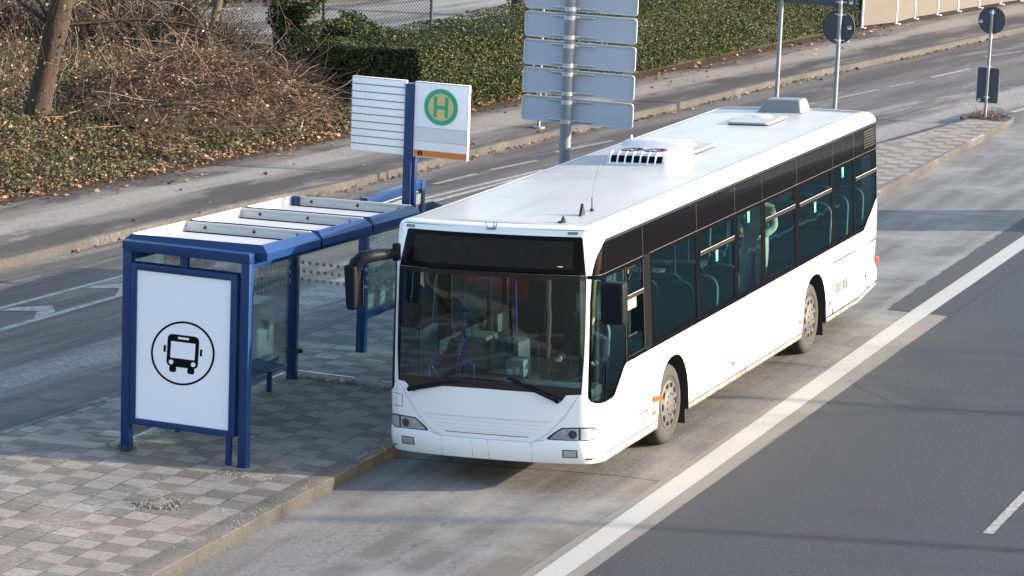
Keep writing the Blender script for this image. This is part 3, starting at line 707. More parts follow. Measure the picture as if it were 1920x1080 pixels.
# ------------------------------------------------------------------ bus stop sign
bs = empty('bus_stop_sign', 'blue post carrying a plain slatted panel and a panel with green H in a ring', 'bus stop sign', (-2.76, 3.86, 0)); bo_ = (-2.76, 3.86, 0)
mb = MB(); mb.box((-2.815, 3.80, -.02), (-2.705, 3.92, 3.865), .006); mb.box((-2.703, 3.83, 2.2), (-2.66, 3.90, 2.97), .004); put(mb, 'post', M_BLUE, bs, bo_)
def signpanel(xa, xb, nm):
    mb = MB(); mb.box((xa, 3.83, 2.955), (xb, 3.89, 3.895), .004); p = put(mb, nm, M_WHITE, bs, bo_)
    fr = MB(); yk = 3.827
    for a, b in (((xa, yk, 2.955), (xb, yk + .005, 2.965)), ((xa, yk, 3.885), (xb, yk + .005, 3.895)), ((xa, yk, 2.965), (xa + .008, yk + .005, 3.885)), ((xb - .008, yk, 2.965), (xb, yk + .005, 3.885))): fr.box(a, b)
    put(fr, 'edge_trim', M_ALU, p, bo_); return p
pl = signpanel(-3.555, -2.818, 'slatted_panel'); pr_ = signpanel(-2.695, -1.965, 'symbol_panel')
mb = MB()
for k in range(1, 10):
    z = 3.895 - k * .094; mb.box((-3.547, 3.8275, z - .004), (-2.826, 3.8285, z + .003)); mb.box((-3.547, 3.8285, z + .003), (-2.826, 3.8292, z + .010))
put(mb, 'slat_lines', plain('slat_line', (.20, .22, .25), .6), pl, bo_)
mb = MB()
for k in (0, 1, 2, 3, 5, 6, 7, 8, 9):
    z = 3.80 - k * .094
    for dx in (.06, .125, .185): mb.box((-3.555 + dx, 3.8285, z + .005), (-3.553 + dx, 3.8292, z + .075))
put(mb, 'slat_joints', plain('joint_line', (.45, .48, .52), .6), pl, bo_)
M_HG = plain('sign_green', (.0, .36, .22), .4, var=.03); M_HY = plain('sign_ochre', (.62, .43, .16), .45, var=.03); M_OR = plain('sign_orange', (.62, .17, .025), .45, var=.05)
hx, hz = -2.335, 3.60
mb = MB(); flatpoly(mb, circ(hx, hz, .232, 56), [], 3.8268); put(mb, 'ring_edge', M_HY, pr_, bo_, smooth=None)
mb = MB(); flatpoly(mb, circ(hx, hz, .224, 56), [circ(hx, hz, .170, 56)], 3.8258)
H_ = [(-.098, -.13), (-.052, -.13), (-.052, -.028), (.052, -.028), (.052, -.13), (.098, -.13), (.098, .13), (.052, .13), (.052, .022), (-.052, .022), (-.052, .13), (-.098, .13)]
flatpoly(mb, [(hx + a, hz + b) for a, b in H_], [], 3.8258); put(mb, 'letter_and_ring', M_HG, pr_, bo_, smooth=None)
mb = MB(); mb.box((-2.685, 3.827, 2.966), (-1.975, 3.8285, 3.042)); put(mb, 'orange_strip', M_OR, pr_, bo_)
mb = MB(); flatpoly(mb, circ(-2.60, 3.004, .034, 28), [], 3.8262); put(mb, 'info_disc', M_BLACK, pr_, bo_, smooth=None)
mb = MB(); flatpoly(mb, circ(-2.60, 3.022, .007, 12), [], 3.8254); flatpoly(mb, [(-2.612, 2.983), (-2.588, 2.983), (-2.588, 2.987), (-2.594, 2.987), (-2.594, 3.010), (-2.612, 3.010), (-2.612, 3.006), (-2.606, 3.006), (-2.606, 2.987), (-2.612, 2.987)], [], 3.8254)
put(mb, 'info_letter', M_OR, pr_, bo_, smooth=None)
mb = MB(); mb.box((-2.685, 3.8275, 3.328), (-1.975, 3.8285, 3.334)); mb.box((-2.685, 3.8275, 3.155), (-1.975, 3.8285, 3.161)); put(mb, 'panel_lines', M_SEAMLT, pr_, bo_)
mb = MB(); mb.box((-2.685, 3.8282, 3.161), (-1.975, 3.8292, 3.328)); put(mb, 'grey_field', plain('field_grey', (.62, .64, .64), .45, var=.03), pr_, bo_)

# ------------------------------------------------------------------ big direction sign seen from behind
gx, gy = -2.97, 9.93
ds = empty('direction_sign', 'thick grey post with a stack of rounded direction boards seen from behind', 'road sign', (gx, gy, 0)); do = (gx, gy, 0)
mb = MB(); mb.tube([(gx, gy, -.02), (gx, gy, 5.6)], .083, 28); mb.tube([(gx, gy, -.02), (gx, gy, .05)], .15, 20); put(mb, 'post', M_GALV, ds, do, smooth=60)
for k in range(6):
    z0 = 2.62 + k * .405; xa, xb = gx - .73, gx + .985
    P = rrect(xa, z0, xb, z0 + .37, .055, 5)
    mb = MB(); mb.prism(P, 1, gy + .100, gy + .112); bd = put(mb, 'sign_board', M_SIGNBACK, ds, do)
    Pi = rrect(xa + .018, z0 + .018, xb - .018, z0 + .352, .042, 5)
    rim = MB(); n = len(P)
    V = [(x, gy + .080, z) for x, z in P] + [(x, gy + .080, z) for x, z in Pi] + [(x, gy + .112, z) for x, z in P] + [(x, gy + .0995, z) for x, z in Pi]
    F = []
    for i in range(n):
        j = (i + 1) % n; F += [(i, j, n + j, n + i), (i, 2 * n + i, 2 * n + j, j), (n + i, n + j, 3 * n + j, 3 * n + i)]
    rim.add(V, F); put(rim, 'board_rim', plain('rim_light', (.50, .53, .57), .4, .2), bd, do, smooth=30)
    cl_ = MB()
    for z in (z0 + .045, z0 + .325):
        cl_ = MB(); cl_.tube([(gx, gy, z - .028), (gx, gy, z + .028)], .090, 28)
        cl_.box((gx - .30, gy + .070, z - .012), (gx - .085, gy + .1, z + .012), .003); cl_.box((gx + .085, gy + .070, z - .012), (gx + .36, gy + .1, z + .012), .003)
        cl_.box((gx + .085, gy + .03, z - .02), (gx + .12, gy + .075, z + .02), .003)
        put(cl_, 'clamp', M_ALU, bd, do, smooth=50)

# ------------------------------------------------------------------ two-post sign by the bus
def stickers(parent, org, x, y, z):
    mb = MB(); mb.box((x - .03, y - .001, z - .025), (x + .035, y + .002, z + .035)); o = put(mb, 'maker_label', M_WHITE, parent, org)
    mb = MB(); mb.box((x - .02, y - .002, z + .005), (x + .02, y - .0005, z + .028)); put(mb, 'label_print', M_BLACK, o, org)
def disc_sign(parent, org, x, y, z, r):
    mb = MB(); mb.lathe([(0, 0), (0, r), (.012, r), (.012, 0)], (x, y, z), 'y', 48); o = put(mb, 'disc', M_SIGNDARK, parent, org)
    mb = MB(); mb.lathe([(-.012, r - .012), (-.012, r), (.012, r + .001), (.013, r - .01)], (x, y, z), 'y', 48); put(mb, 'disc_rim', M_SIGNDARK, o, org, smooth=60)
    return o
ty = 21.65
ts_ = empty('two_post_sign', 'wide dark sign back and a dark disc on two slim posts behind the bus roof', 'road sign', (-2.8, ty, 0)); to = (-2.8, ty, 0)
for x in (-3.36, -2.27):
    mb = MB(); mb.tube([(x, ty, -.02), (x, ty, 4.25)], .038, 16); mb.tube([(x, ty, 0), (x, ty, .04)], .07, 16); put(mb, 'post', M_GALV, ts_, to, smooth=60)
    for z in (3.50, 4.1) + ((2.82, 3.28) if x > -3 else ()):
        mb = MB(); mb.tube([(x, ty, z - .02), (x, ty, z + .02)], .044, 16); mb.box((x - .10, ty + .03, z - .012), (x + .10, ty + .055, z + .012), .003)
        put(mb, 'clamp', M_ALU, ts_, to, smooth=50)
mb = MB(); P = rrect(-3.55, 3.42, -2.0, 4.2, .05); mb.prism(P, 1, ty + .055, ty + .068); wb = put(mb, 'sign_board', M_SIGNDARK, ts_, to)
stickers(wb, to, -2.10, ty + .053, 3.50)
dc = disc_sign(ts_, to, -2.30, ty + .06, 3.055, .30); stickers(dc, to, -2.10, ty + .047, 3.05)
# far sign on the island tip
fx, fy = -2.33, 33.98
fs = empty('island_sign', 'slim grey post with dark disc above dark plate at the tip of the island', 'road sign', (fx, fy, 0)); fo = (fx, fy, 0)
mb = MB(); mb.tube([(fx, fy, -.05), (fx, fy, 2.36)], .034, 16); put(mb, 'post', M_GALV, fs, fo, smooth=60)
for z in (2.30, 1.76, 1.12, .46):
    mb = MB(); mb.tube([(fx, fy, z - .02), (fx, fy, z + .02)], .04, 16); mb.box((fx - .07, fy + .025, z - .012), (fx + .07, fy + .05, z + .012), .003)
    put(mb, 'clamp', M_ALU, fs, fo, smooth=50)
d1 = disc_sign(fs, fo, fx + .0, fy + .05, 2.13, .30)
mb = MB(); P = rrect(fx - .235, .34, fx + .235, 1.10, .04); mb.prism(P, 1, fy + .048, fy + .060); pp = put(mb, 'plate', M_SIGNDARK, fs, fo)
mb = MB(); mb.prism(rrect(fx - .245, .33, fx + .245, 1.11, .045), 1, fy + .0605, fy + .064); put(mb, 'plate_rim', plain('rim_light', (.50, .53, .57), .4, .2), pp, fo)
stickers(pp, fo, fx - .18, fy + .046, .38); stickers(d1, fo, fx - .24, fy + .036, 2.09)
# small post on the far pavement
sp = MB(); sp.tube([(0, 0, -.02), (0, 0, 2.6)], .032, 14); sp.tube([(0, 0, -.02), (0, 0, .03)], .13, 14)
o = sp.build('slim_post', M_GALV, smooth=60); o.location = (-9.84, 26.6, 0); tag(o, 'slim grey post on the far pavement in front of the hedge, behind the direction boards', 'post')
# round topped black bollard beyond the bus
mb = MB(); mb.lathe([(0, .17), (.70, .17), (.74, .20), (.98, .20), (1.06, .15), (1.10, 0)], (0, 0, 0), 'z', 24)
o = mb.build('litter_bin', plain('black_bin', (.012, .022, .024), .4), smooth=50); o.location = (-4.5, 8.75, .42); tag(o, 'round-topped black litter bin top showing just above the front left edge of the bus roof', 'litter bin')
mb = MB(); mb.tube([(0, 0, -.44), (0, 0, .02)], .05, 10); mb.build('bin_post', M_GALV, o)
# leaning marker stake on the bank
mb = MB(); mb.tube([(0, 0, -.1), (.10, .05, .32)], .022, 8); o = mb.build('marker_stake', plain('grey_stake', (.26, .27, .27), .7)); o.location = (-13.35, 22.6, .03); tag(o, 'short grey stake leaning out of the leaves beside the far pavement', 'stake')
# hoarding of pale boards with white posts
HP = [(-9.60, 50.2), (-9.10, 51.96), (-9.02, 53.68), (-8.74, 55.21), (-8.51, 56.73), (-8.24, 58.25), (-7.95, 59.8), (-7.65, 61.3), (-7.35, 62.9), (-7.0, 64.5)]
hd = empty('board_hoarding', 'hoarding of weathered pale boards between white posts beyond the end of the hedge', 'fence', (-9.6, 50.2, 0)); ho = (-9.6, 50.2, 0)
for i, (x, y) in enumerate(HP):
    mb = MB(); mb.box((x - .02, y - .028, -.02), (x + .03, y + .028, 2.3), .004); mb.box((x - .03, y - .06, -.01), (x + .12, y + .06, .03), .004); put(mb, 'fence_post', M_WHITE, hd, ho)
    if i < len(HP) - 1:
        x2, y2 = HP[i + 1]; mb = MB()
        mb.add([(x, y + .05, .06), (x2, y2 - .05, .06), (x2, y2 - .05, 2.2), (x, y + .05, 2.2), (x - .03, y + .05, .06), (x2 - .03, y2 - .05, .06), (x2 - .03, y2 - .05, 2.2), (x - .03, y + .05, 2.2)], [(0, 1, 2, 3), (7, 6, 5, 4), (0, 4, 5, 1), (3, 2, 6, 7), (0, 3, 7, 4), (1, 5, 6, 2)])
        put(mb, 'board_panel', M_BOARD, hd, ho)
# chain link fence on a low plinth at the upper road
CF = [(-26.5, 31.6), (-22.2, 31.0), (-19.4, 31.0), (-16.6, 30.55), (-13.8, 30.1)]
cf = empty('chain_link_fence', 'green chain link fence on a low concrete plinth along the upper road', 'fence', (-19.4, 31, .45)); cfo = (-19.4, 31, .45)
for (x, y) in CF:
    mb = MB(); mb.tube([(x, y, .3), (x, y, 2.15)], .035, 10); put(mb, 'fence_post', M_FENCEG, cf, cfo)
for (a, b) in zip(CF, CF[1:]):
    mb = MB(); a_, b_ = Vector((*a, 0)), Vector((*b, 0)); L = (b_ - a_).length; u = (b_ - a_) / L
    def W(s, z): p = a_ + u * s; return (p.x, p.y, z)
    z0, z1 = .72, 2.05; hh = z1 - z0; st = .085; k = -hh
    while k < L:
        for sg in (1, -1):
            s0, s1 = k, k + hh
            q0, q1 = max(s0, 0), min(s1, L)
            if q1 > q0:
                za, zb = z0 + (q0 - s0), z0 + (q1 - s0)
                if sg < 0: za, zb = z1 - (q0 - s0), z1 - (q1 - s0)
                mb.tube([W(q0, za), W(q1, zb)], .0045, 3, False)
        k += st
    mb.tube([W(0, z1), W(L, z1)], .006, 4); put(mb, 'wire_mesh', M_FENCEG, cf, cfo)
    mb = MB(); n_ = Vector((-u.y, u.x, 0)) * .09
    P = [a_ - n_, b_ - n_, b_ + n_, a_ + n_]
    mb.add([(p.x, p.y, .2) for p in P] + [(p.x, p.y, .70) for p in P], [(0, 1, 5, 4), (1, 2, 6, 5), (2, 3, 7, 6), (3, 0, 4, 7), (4, 5, 6, 7)])
    put(mb, 'plinth', plain('plinth_concrete', (.13, .12, .10), .9), cf, cfo)
# unseen board added right of view to cast a shadow across the bus lane
bb = empty('shadow_board', 'large grey board on two posts, added out of view to shadow the bus lane', 'road sign', (8.5, 23.5, 0)); bbo = (8.5, 23.5, 0)
mb = MB(); mb.box((8.45, 22.0, 2.1), (8.53, 24.5, 5.0), .02); put(mb, 'sign_board', M_SIGNBACK, bb, bbo)
for y in (22.5, 24.0): mb = MB(); mb.tube([(8.40, y, -.02), (8.40, y, 4.9)], .08, 14); put(mb, 'post', M_GALV, bb, bbo)
# ------------------------------------------------------------------ the bus
LEAN = 0.055506
bus = empty('city_bus', 'white low-floor city bus with a dark window band standing at the platform', 'bus', (1.1 - 1.1 * math.cos(LEAN), 0, -1.1 * math.sin(LEAN)))
bus.rotation_euler = (0, -LEAN, 0)
RC = .26; B0 = .09; YE = .344; SC = 1.07; LEN = 11.95
def cl(a, l=0., h=1.): return max(l, min(h, a))
def sst(t): t = cl(t); return t * t * (3 - 2 * t)
def hwid(z): return 1.275 - .035 * cl((z - 1) / 1.8) ** 1.3 - .01 * cl((.6 - z) / .3)
def rake(z):
    r = .13 * cl((z - 1.0) / 1.45) ** 1.15
    if z > 2.45: r += .12 * (z - 2.45) / .42
    return r + .03 * cl((.45 - z) / .15)
RR = .12; SR0 = 11.95 - RR + 1.0799        # girth where the rear corner begins
def S(s, z):
    g = 1 if s >= 0 else -1; a = abs(s); h = hwid(z); xc = h - .7921 * RC
    if a <= SC: x = a / SC * xc; y = B0 * (a / SC) ** 2.4
    elif a <= SC + 1.361 * RC:
        ph = math.radians(12) + (a - SC) / RC
        x = xc + RC * (math.sin(ph) - .2079); y = B0 + RC * (.978 - math.cos(ph))
    elif a <= SR0: x = h; y = YE + a - (SC + 1.361 * RC)
    else:
        ph = min((a - SR0) / RR, math.pi / 2); x = h - RR * (1 - math.cos(ph)); y = LEN - RR + RR * math.sin(ph)
        if a - SR0 > RR * math.pi / 2: x -= (a - SR0 - RR * math.pi / 2)
    y += rake(z) * (1 - sst((y - .1) / 1.6))
    return Vector((g * x, y, z))
def SN(s, z):
    e = 1e-3; n = (S(s + e, z) - S(s - e, z)).cross(S(s, z + e) - S(s, z - e)); return n.normalized()
def SP(s, z, d): return S(s, z) + SN(s, z) * d
SCUTS = [i * .1 for i in range(-10, 11)] + [g * (SC + .0354 * k) for g in (-1, 1) for k in range(0, 11)] + [g * a for g in (-1, 1) for a in (1.5, 1.6, 1.75, 1.9, 2.1, 2.35, 2.6)]
ZCUTS = [.45, .6, .8, 1.0, 1.15, 1.3, 1.5, 1.7, 1.9, 2.1, 2.3, 2.45, 2.6, 2.75]
def skin(name, outer, holes, mat, parent=None, d=0., flip=None, edge=0.):
    """polygon in girth/height laid on the body; edge>0 adds a rim going inwards"""
    loops = [[Vector((p[0], p[1], 0)) for p in L] for L in (outer, *holes)]
    flat = [p for L in loops for p in L]
    bm = bmesh.new(); vs = [bm.verts.new(p) for p in flat]
    for t in tessellate_polygon(loops):
        try: bm.faces.new([vs[i] for i in t])
        except ValueError: pass
    smin = min(p.x for p in flat); smax = max(p.x for p in flat); zmin = min(p.y for p in flat); zmax = max(p.y for p in flat)
    for c in SCUTS:
        if smin < c < smax: bmesh.ops.bisect_plane(bm, geom=bm.verts[:] + bm.edges[:] + bm.faces[:], plane_co=(c, 0, 0), plane_no=(1, 0, 0), dist=1e-6)
    for c in ZCUTS:
        if zmin < c < zmax: bmesh.ops.bisect_plane(bm, geom=bm.verts[:] + bm.edges[:] + bm.faces[:], plane_co=(0, c, 0), plane_no=(0, 1, 0), dist=1e-6)
    bmesh.ops.recalc_face_normals(bm, faces=bm.faces[:])
    V = []; N = []
    bm.verts.index_update()
    for v in bm.verts: V.append(SP(v.co.x, v.co.y, d)); N.append(SN(v.co.x, v.co.y))
    F = []
    for f in bm.faces:
        idx = [v.index for v in f.verts]; a, b, c = V[idx[0]], V[idx[1]], V[idx[2]]
        n = (b - a).cross(c - a)
        if n.dot(N[idx[0]]) < 0: idx = idx[::-1]
        F.append(tuple(idx))
    rim = []
    if edge:
        base = len(V)
        for e in bm.edges:
            if len(e.link_faces) == 1: rim.append((e.verts[0].index, e.verts[1].index))
        m = {}
        for a, b in rim:
            for q in (a, b):
                if q not in m: m[q] = len(V); v = bm.verts[q] if False else None; V.append(V[q] - N[q] * edge)
        bmv = N[:]
        for a, b in rim: F.append((a, b, m[b], m[a]))
        N += [Vector((0, 0, 0))] * (len(V) - len(N))
    bm.free()
    me = bpy.data.meshes.new(name); me.from_pydata([tuple(v) for v in V], [], F); me.materials.append(mat)
    me.polygons.foreach_set('use_smooth', [True] * len(F)); me.update()
    ln = []
    for p in me.polygons:
        isr = edge and any(i >= base for i in p.vertices)
        for i in p.vertices: ln.append(tuple(p.normal) if isr else tuple(N[i]))
    me.normals_split_custom_set(ln)
    o = bpy.data.objects.new(name, me); COL.objects.link(o); o.parent = parent or bus
    return o
def mir(L): return [(-a, b) for a, b in L]
def sline(name, pts, w, mat, parent, d=.002, closed=False):
    """thin raised line following the skin"""
    V = []; F = []; P = []
    pts2 = list(pts) + ([pts[0]] if closed else [])
    for a, b in zip(pts2, pts2[1:]):
        n = max(1, int(max(abs(a[0] - b[0]) / .06, abs(a[1] - b[1]) / .15)))
        for k in range(n): P.append((a[0] + (b[0] - a[0]) * k / n, a[1] + (b[1] - a[1]) * k / n))
    P.append(pts2[-1])
    for i, p in enumerate(P):
        a = P[max(i - 1, 0)]; b = P[min(i + 1, len(P) - 1)]
        t = Vector((b[0] - a[0], b[1] - a[1])).normalized(); nx, nz = -t.y * w / 2, t.x * w / 2
        V += [SP(p[0] + nx, p[1] + nz, d), SP(p[0] - nx, p[1] - nz, d)]
    F = [(2 * i, 2 * i + 1, 2 * i + 3, 2 * i + 2) for i in range(len(P) - 1)]
    return mesh_obj(name, V, F, mat, parent)
Y = lambda y: y + 1.0799

# window band outline, left side (s, z)
BAND = [(1.45, 2.79), (1.375, 2.76), (1.341, 2.727), (1.288, 2.654), (1.253, 2.578), (1.232, 2.485), (1.217, 2.406), (1.209, 2.26), (1.20, 2.13), (1.194, 1.772), (1.187, 1.445), (1.18, 1.068),
        (1.292, .99), (1.518, .973), (1.74, .976), (1.80, .995), (1.84, 1.03), (2.12, 1.255), (2.19, 1.282), (Y(11.13), 1.30), (Y(11.19), 1.33), (Y(11.86), 1.68), (Y(11.875), 1.74), (Y(11.88), 2.73), (Y(11.85), 2.79)]
def arch(yc, rx, top, zb=.30):
    P = []
    for k in range(25):
        t = math.pi * (1 - k / 24); c, s_ = math.cos(t), math.sin(t)
        P.append((Y(yc + rx * math.copysign(abs(c) ** .86, c)), zb + (top - zb) * abs(s_) ** .80))
    return P
low = [(1.42, .30)] + arch(2.74, .56, 1.065) + arch(8.64, .575, 1.07) + [(Y(9.85), .30), (Y(10.9), .305), (Y(11.83), .42)]
WALL = [(1.42, .575), *low, (SR0 + .18, .42), (SR0 + .18, 2.80), (1.45, 2.80), (1.369, 2.80), (1.35, 2.8035), (1.327, 2.8145), (1.305, 2.829), (1.284, 2.847), (1.262, 2.8645), (1.241, 2.880), (1.22, 2.8898), (1.199, 2.894), (1.17, 2.704), (1.166, 2.40), (1.160, 1.81), (1.138, 1.12), (1.138, .575)]
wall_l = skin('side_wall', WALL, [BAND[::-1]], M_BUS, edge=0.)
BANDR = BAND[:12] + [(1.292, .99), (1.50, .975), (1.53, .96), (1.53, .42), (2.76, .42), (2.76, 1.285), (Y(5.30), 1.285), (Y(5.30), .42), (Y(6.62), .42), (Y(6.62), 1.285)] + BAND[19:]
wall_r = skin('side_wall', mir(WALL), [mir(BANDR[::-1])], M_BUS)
# windows: (y0, y1, z0, z1) openings in the black band on the left
WIN = [[(1.215, 1.02), (1.30, 1.01), (1.505, 1.01), (1.475, 2.36), (1.245, 2.36), (1.225, 2.0), (1.222, 1.5)],
       [(1.535, 1.015), (1.74, 1.015), (1.80, 1.04), (2.17, 1.33), (2.17, 2.36), (1.505, 2.36)]]
def rw(y0, y1, z0, z1): return [(Y(y0), z0), (Y(y1), z0), (Y(y1), z1), (Y(y0), z1)]
rects = {'cab_top': (1.18, 1.70, 2.04, 2.35), 'cab_low': (1.18, 1.70, 1.355, 1.99),
         'A': (2.04, 3.62, 1.36, 2.36), 'Bt': (3.80, 5.06, 2.15, 2.36), 'B': (3.78, 5.10, 1.36, 2.07), 'C': (5.28, 6.22, 1.36, 2.36),
         'Dt': (6.43, 7.70, 2.17, 2.36), 'D': (6.42, 7.74, 1.36, 2.10), 'Et': (7.96, 9.44, 2.16, 2.36), 'E': (7.94, 9.48, 1.36, 2.08), 'F': (9.64, 10.60, 1.36, 2.38),
         'Gt': (10.73, 11.80, 2.14, 2.36)}
WR = [rw(*r) for r in rects.values()]
WG = [(Y(10.72), 1.37), (Y(11.16), 1.37), (Y(11.84), 1.73), (Y(11.84), 2.06), (Y(10.72), 2.06)]
ALLW = WIN + WR + [WG]
open_cab = rects['cab_low']
skin('window_band', BAND, ALLW, M_BLACKGL, wall_l, .001)
RW = [WIN[0], [(1.58, .50), (2.12, .50), (2.12, 2.32), (1.58, 2.32)], [(2.18, .50), (2.71, .50), (2.71, 2.32), (2.18, 2.32)], rw(2.04, 3.62, 1.36, 2.36), rw(3.80, 5.15, 1.36, 2.36), rw(5.36, 5.93, .50, 2.32), rw(5.99, 6.56, .50, 2.32), rw(6.80, 7.74, 1.36, 2.36), rw(7.94, 9.48, 1.36, 2.36), rw(9.64, 10.60, 1.36, 2.36), WG]
skin('window_band', mir(BANDR), [mir(w) for w in RW], M_BLACKGL, wall_r, .001)
for i, w in enumerate(RW): skin('door_pane' if i in (1, 2, 5, 6) else 'window_pane', mir(w), [], M_GLASS, wall_r, -.004)
for i, w in enumerate(ALLW):
    cabw = (i == 3)
    if cabw:   # slid half open
        skin('window_pane', rw(1.18, 1.70, 1.355, 1.56), [], M_GLASS, wall_l, -.003)
        skin('window_pane', rw(1.18, 1.50, 1.56, 1.58), [], M_TRIM, wall_l, -.003)
        skin('window_pane', rw(1.18, 1.52, 1.86, 1.99), [], plain('blind_beige', (.30, .24, .20), .7), wall_l, -.012)
    else: skin('window_pane', w, [], M_GLASS, wall_l, -.004)
# strip above the band, glass joints, sliding-window rails
skin('gutter_strip', [(1.36, 2.758), (Y(11.85), 2.758), (Y(11.85), 2.790), (1.41, 2.790)], [], M_TRIM, wall_l, .006)
skin('gutter_strip', mir([(1.36, 2.758), (Y(11.85), 2.758), (Y(11.85), 2.790), (1.41, 2.790)]), [], M_TRIM, wall_r, .006)
def seam(pts, w=.007, m=M_SEAMLT, p=None, d=.0025, nm='panel_seam', c=False): return sline(nm, pts, w, m, p or wall_l, d, c)
BS = plain('band_seam', (.07, .065, .06), .5)
seam([(1.235, 2.41), (Y(11.87), 2.405)], .007, BS)
seam([(1.455, 2.75), (1.52, .98)], .006, M_SEAM)
for y in (1.75, 3.68, 5.18, 6.32, 7.86, 9.57, 10.64): seam([(Y(y), 2.41), (Y(y), 2.75)], .005, BS)
for y in (1.98, 3.70, 5.19, 6.33, 7.85, 9.56, 10.66): seam([(Y(y), 1.30), (Y(y), 2.40)], .006, M_SEAM)
seam([(Y(1.12), 1.29), (Y(1.12), 2.38)], .006, BS)
# cab door pillar, slightly proud
skin('pillar_cover', rw(1.76, 1.97, 1.30, 2.42), [], plain('pillar_black', (.004, .004, .005), .35, 0, .1), wall_l, .008)
for nm, (y0, y1, zz_) in {'cab': (1.16, 1.72, 2.015), 'b': (3.77, 5.11, 2.11), 'd': (6.41, 7.74, 2.135), 'e': (7.94, 9.47, 2.115), 'g': (10.70, 11.84, 2.095)}.items():
    skin('window_rail', rw(y0, y1, zz_ - .026, zz_ + .026), [], M_TRIM, wall_l, .010)
    skin('window_rail_edge', rw(y0, y1, zz_ + .022, zz_ + .029), [], M_SEAMLT, wall_l, .013)
skin('window_rail', rw(1.16, 1.72, 1.335, 1.352), [], M_SEAM, wall_l, .010)
skin('window_rail', rw(1.715, 1.74, 1.33, 2.38), [], M_TRIM, wall_l, .010)
# grille at the rear of the band
mb = MB()
for r_ in range(7):
    for c_ in range(11):
        s0 = Y(11.20 + c_ * .052); z0 = 2.47 + r_ * .038
        mb.add([SP(s0, z0, .003), SP(s0 + .038, z0, .003), SP(s0 + .038, z0 + .02, .003), SP(s0, z0 + .02, .003)], [(0, 1, 2, 3)])
mb.build('air_grille', plain('grille_grey', (.016, .016, .018), .5), wall_l, None)
# green stickers
for y, z in ((4.44, 1.99), (5.74, 2.28), (8.70, 1.985), (10.08, 2.28)):
    st = skin('door_sticker', rw(y - .045, y + .045, z - .07, z + .07), [], M_GREEN, wall_l, -.001)
    skin('sticker_print', rw(y - .012, y + .012, z - .03, z + .03), [], M_WHITE, st, .0003); skin('sticker_print', rw(y - .035, y + .035, z + .045, z + .058), [], M_WHITE, st, .0003)
# body joints on the white side
LS = plain('joint_fine', (.022, .022, .02), .7)
seam([(Y(1.83), .60), (Y(1.85), 1.26)], .015, LS); seam([(Y(3.62), .38), (Y(3.62), 1.29)], .017, LS); seam([(Y(7.80), .36), (Y(7.82), 1.29)], .015, LS); seam([(Y(9.56), .38), (Y(9.58), 1.29)], .017, LS)
seam([(1.45, .395), (Y(2.17), .395)], .015, LS); seam([(Y(3.32), .365), (Y(8.06), .365)], .017, LS); seam([(Y(9.24), .365), (Y(10.9), .37), (Y(11.84), .47)], .022, M_SEAM)
seam([(Y(9.56), 1.08), (Y(10.69), 1.08), (Y(10.69), .37)], .024, M_SEAM); seam([(Y(9.53), .37), (Y(9.56), 1.08)], .022, M_SEAM); seam([(Y(10.69), 1.085), (Y(11.90), 1.09)], .017, M_SEAM)
seam([(Y(1.42), .36), (Y(1.42), .595), (Y(1.83), .595)], .017, M_SEAM); seam([(Y(1.83), .36), (Y(1.83), .595)], .015, LS)
for r_ in range(5):
    for c_ in range(2): skin('vent_slot', rw(9.64 + c_ * .34, 9.94 + c_ * .34, .635 + r_ * .027, .655 + r_ * .027), [], M_BLACK, wall_l, .002)
skin('socket', rw(11.18, 11.27, .60, .66), [], M_BLACK, wall_l, .003); skin('socket', rw(11.20, 11.24, .46, .485), [], M_BLACK, wall_l, .003); skin('lock', rw(1.71, 1.745, .45, .51), [], M_BLACK, wall_l, .003)
for s_, z in ((1.432, .882), (1.414, .422)): skin('plug', [(s_ + .016 * math.cos(a), z + .018 * math.sin(a)) for a in np.linspace(0, 6.28, 12)[:-1]], [], M_SEAMLT, wall_l, .002)
for y, z, m, w, h in ((2.03, .515, M_ORANGE, .11, .04), (5.03, .53, M_ORANGE, .11, .04), (7.95, .535, M_ORANGE, .11, .04), (9.36, .545, M_RED, .12, .05)):
    mb = MB(); mb.box((1.268, y - w / 2, z - h / 2), (1.283, y + w / 2, z + h / 2), .004); mb.build('side_marker_lamp', m, bus)
mb = MB(); mb.prism([(1.98, .655), (2.17, .64), (2.17, .70), (1.98, .72)], 0, 1.262, 1.30); mb.v = [(x + (.035 if (x > 1.29 and y > 2.1) else 0), y, z) for x, y, z in mb.v]; mb.build('side_indicator', M_ORANGE, bus)
mb = MB(); mb.box((1.20, 11.92, .68), (1.272, 11.975, .80), .01); mb.build('tail_lamp', M_ORANGE, bus)
# rear wall (turned away from the picture)
mb = MB()
for z0, z1 in ((.42, 1.4), (1.4, 2.3), (2.3, 2.80)):
    a = [S(SR0 + .18, z0), S(SR0 + .18, z1)]
    mb.add([(a[0].x, a[0].y, z0), (-a[0].x, a[0].y, z0), (-a[1].x, a[1].y, z1), (a[1].x, a[1].y, z1)], [(0, 1, 2, 3)[::-1]])
rear = mb.build('rear_wall', M_BUS, bus)
mb = MB(); mb.box((-1.0, 11.93, 1.7), (1.0, 11.958, 2.55), .02); mb.build('rear_window', M_BLACKGL, rear)

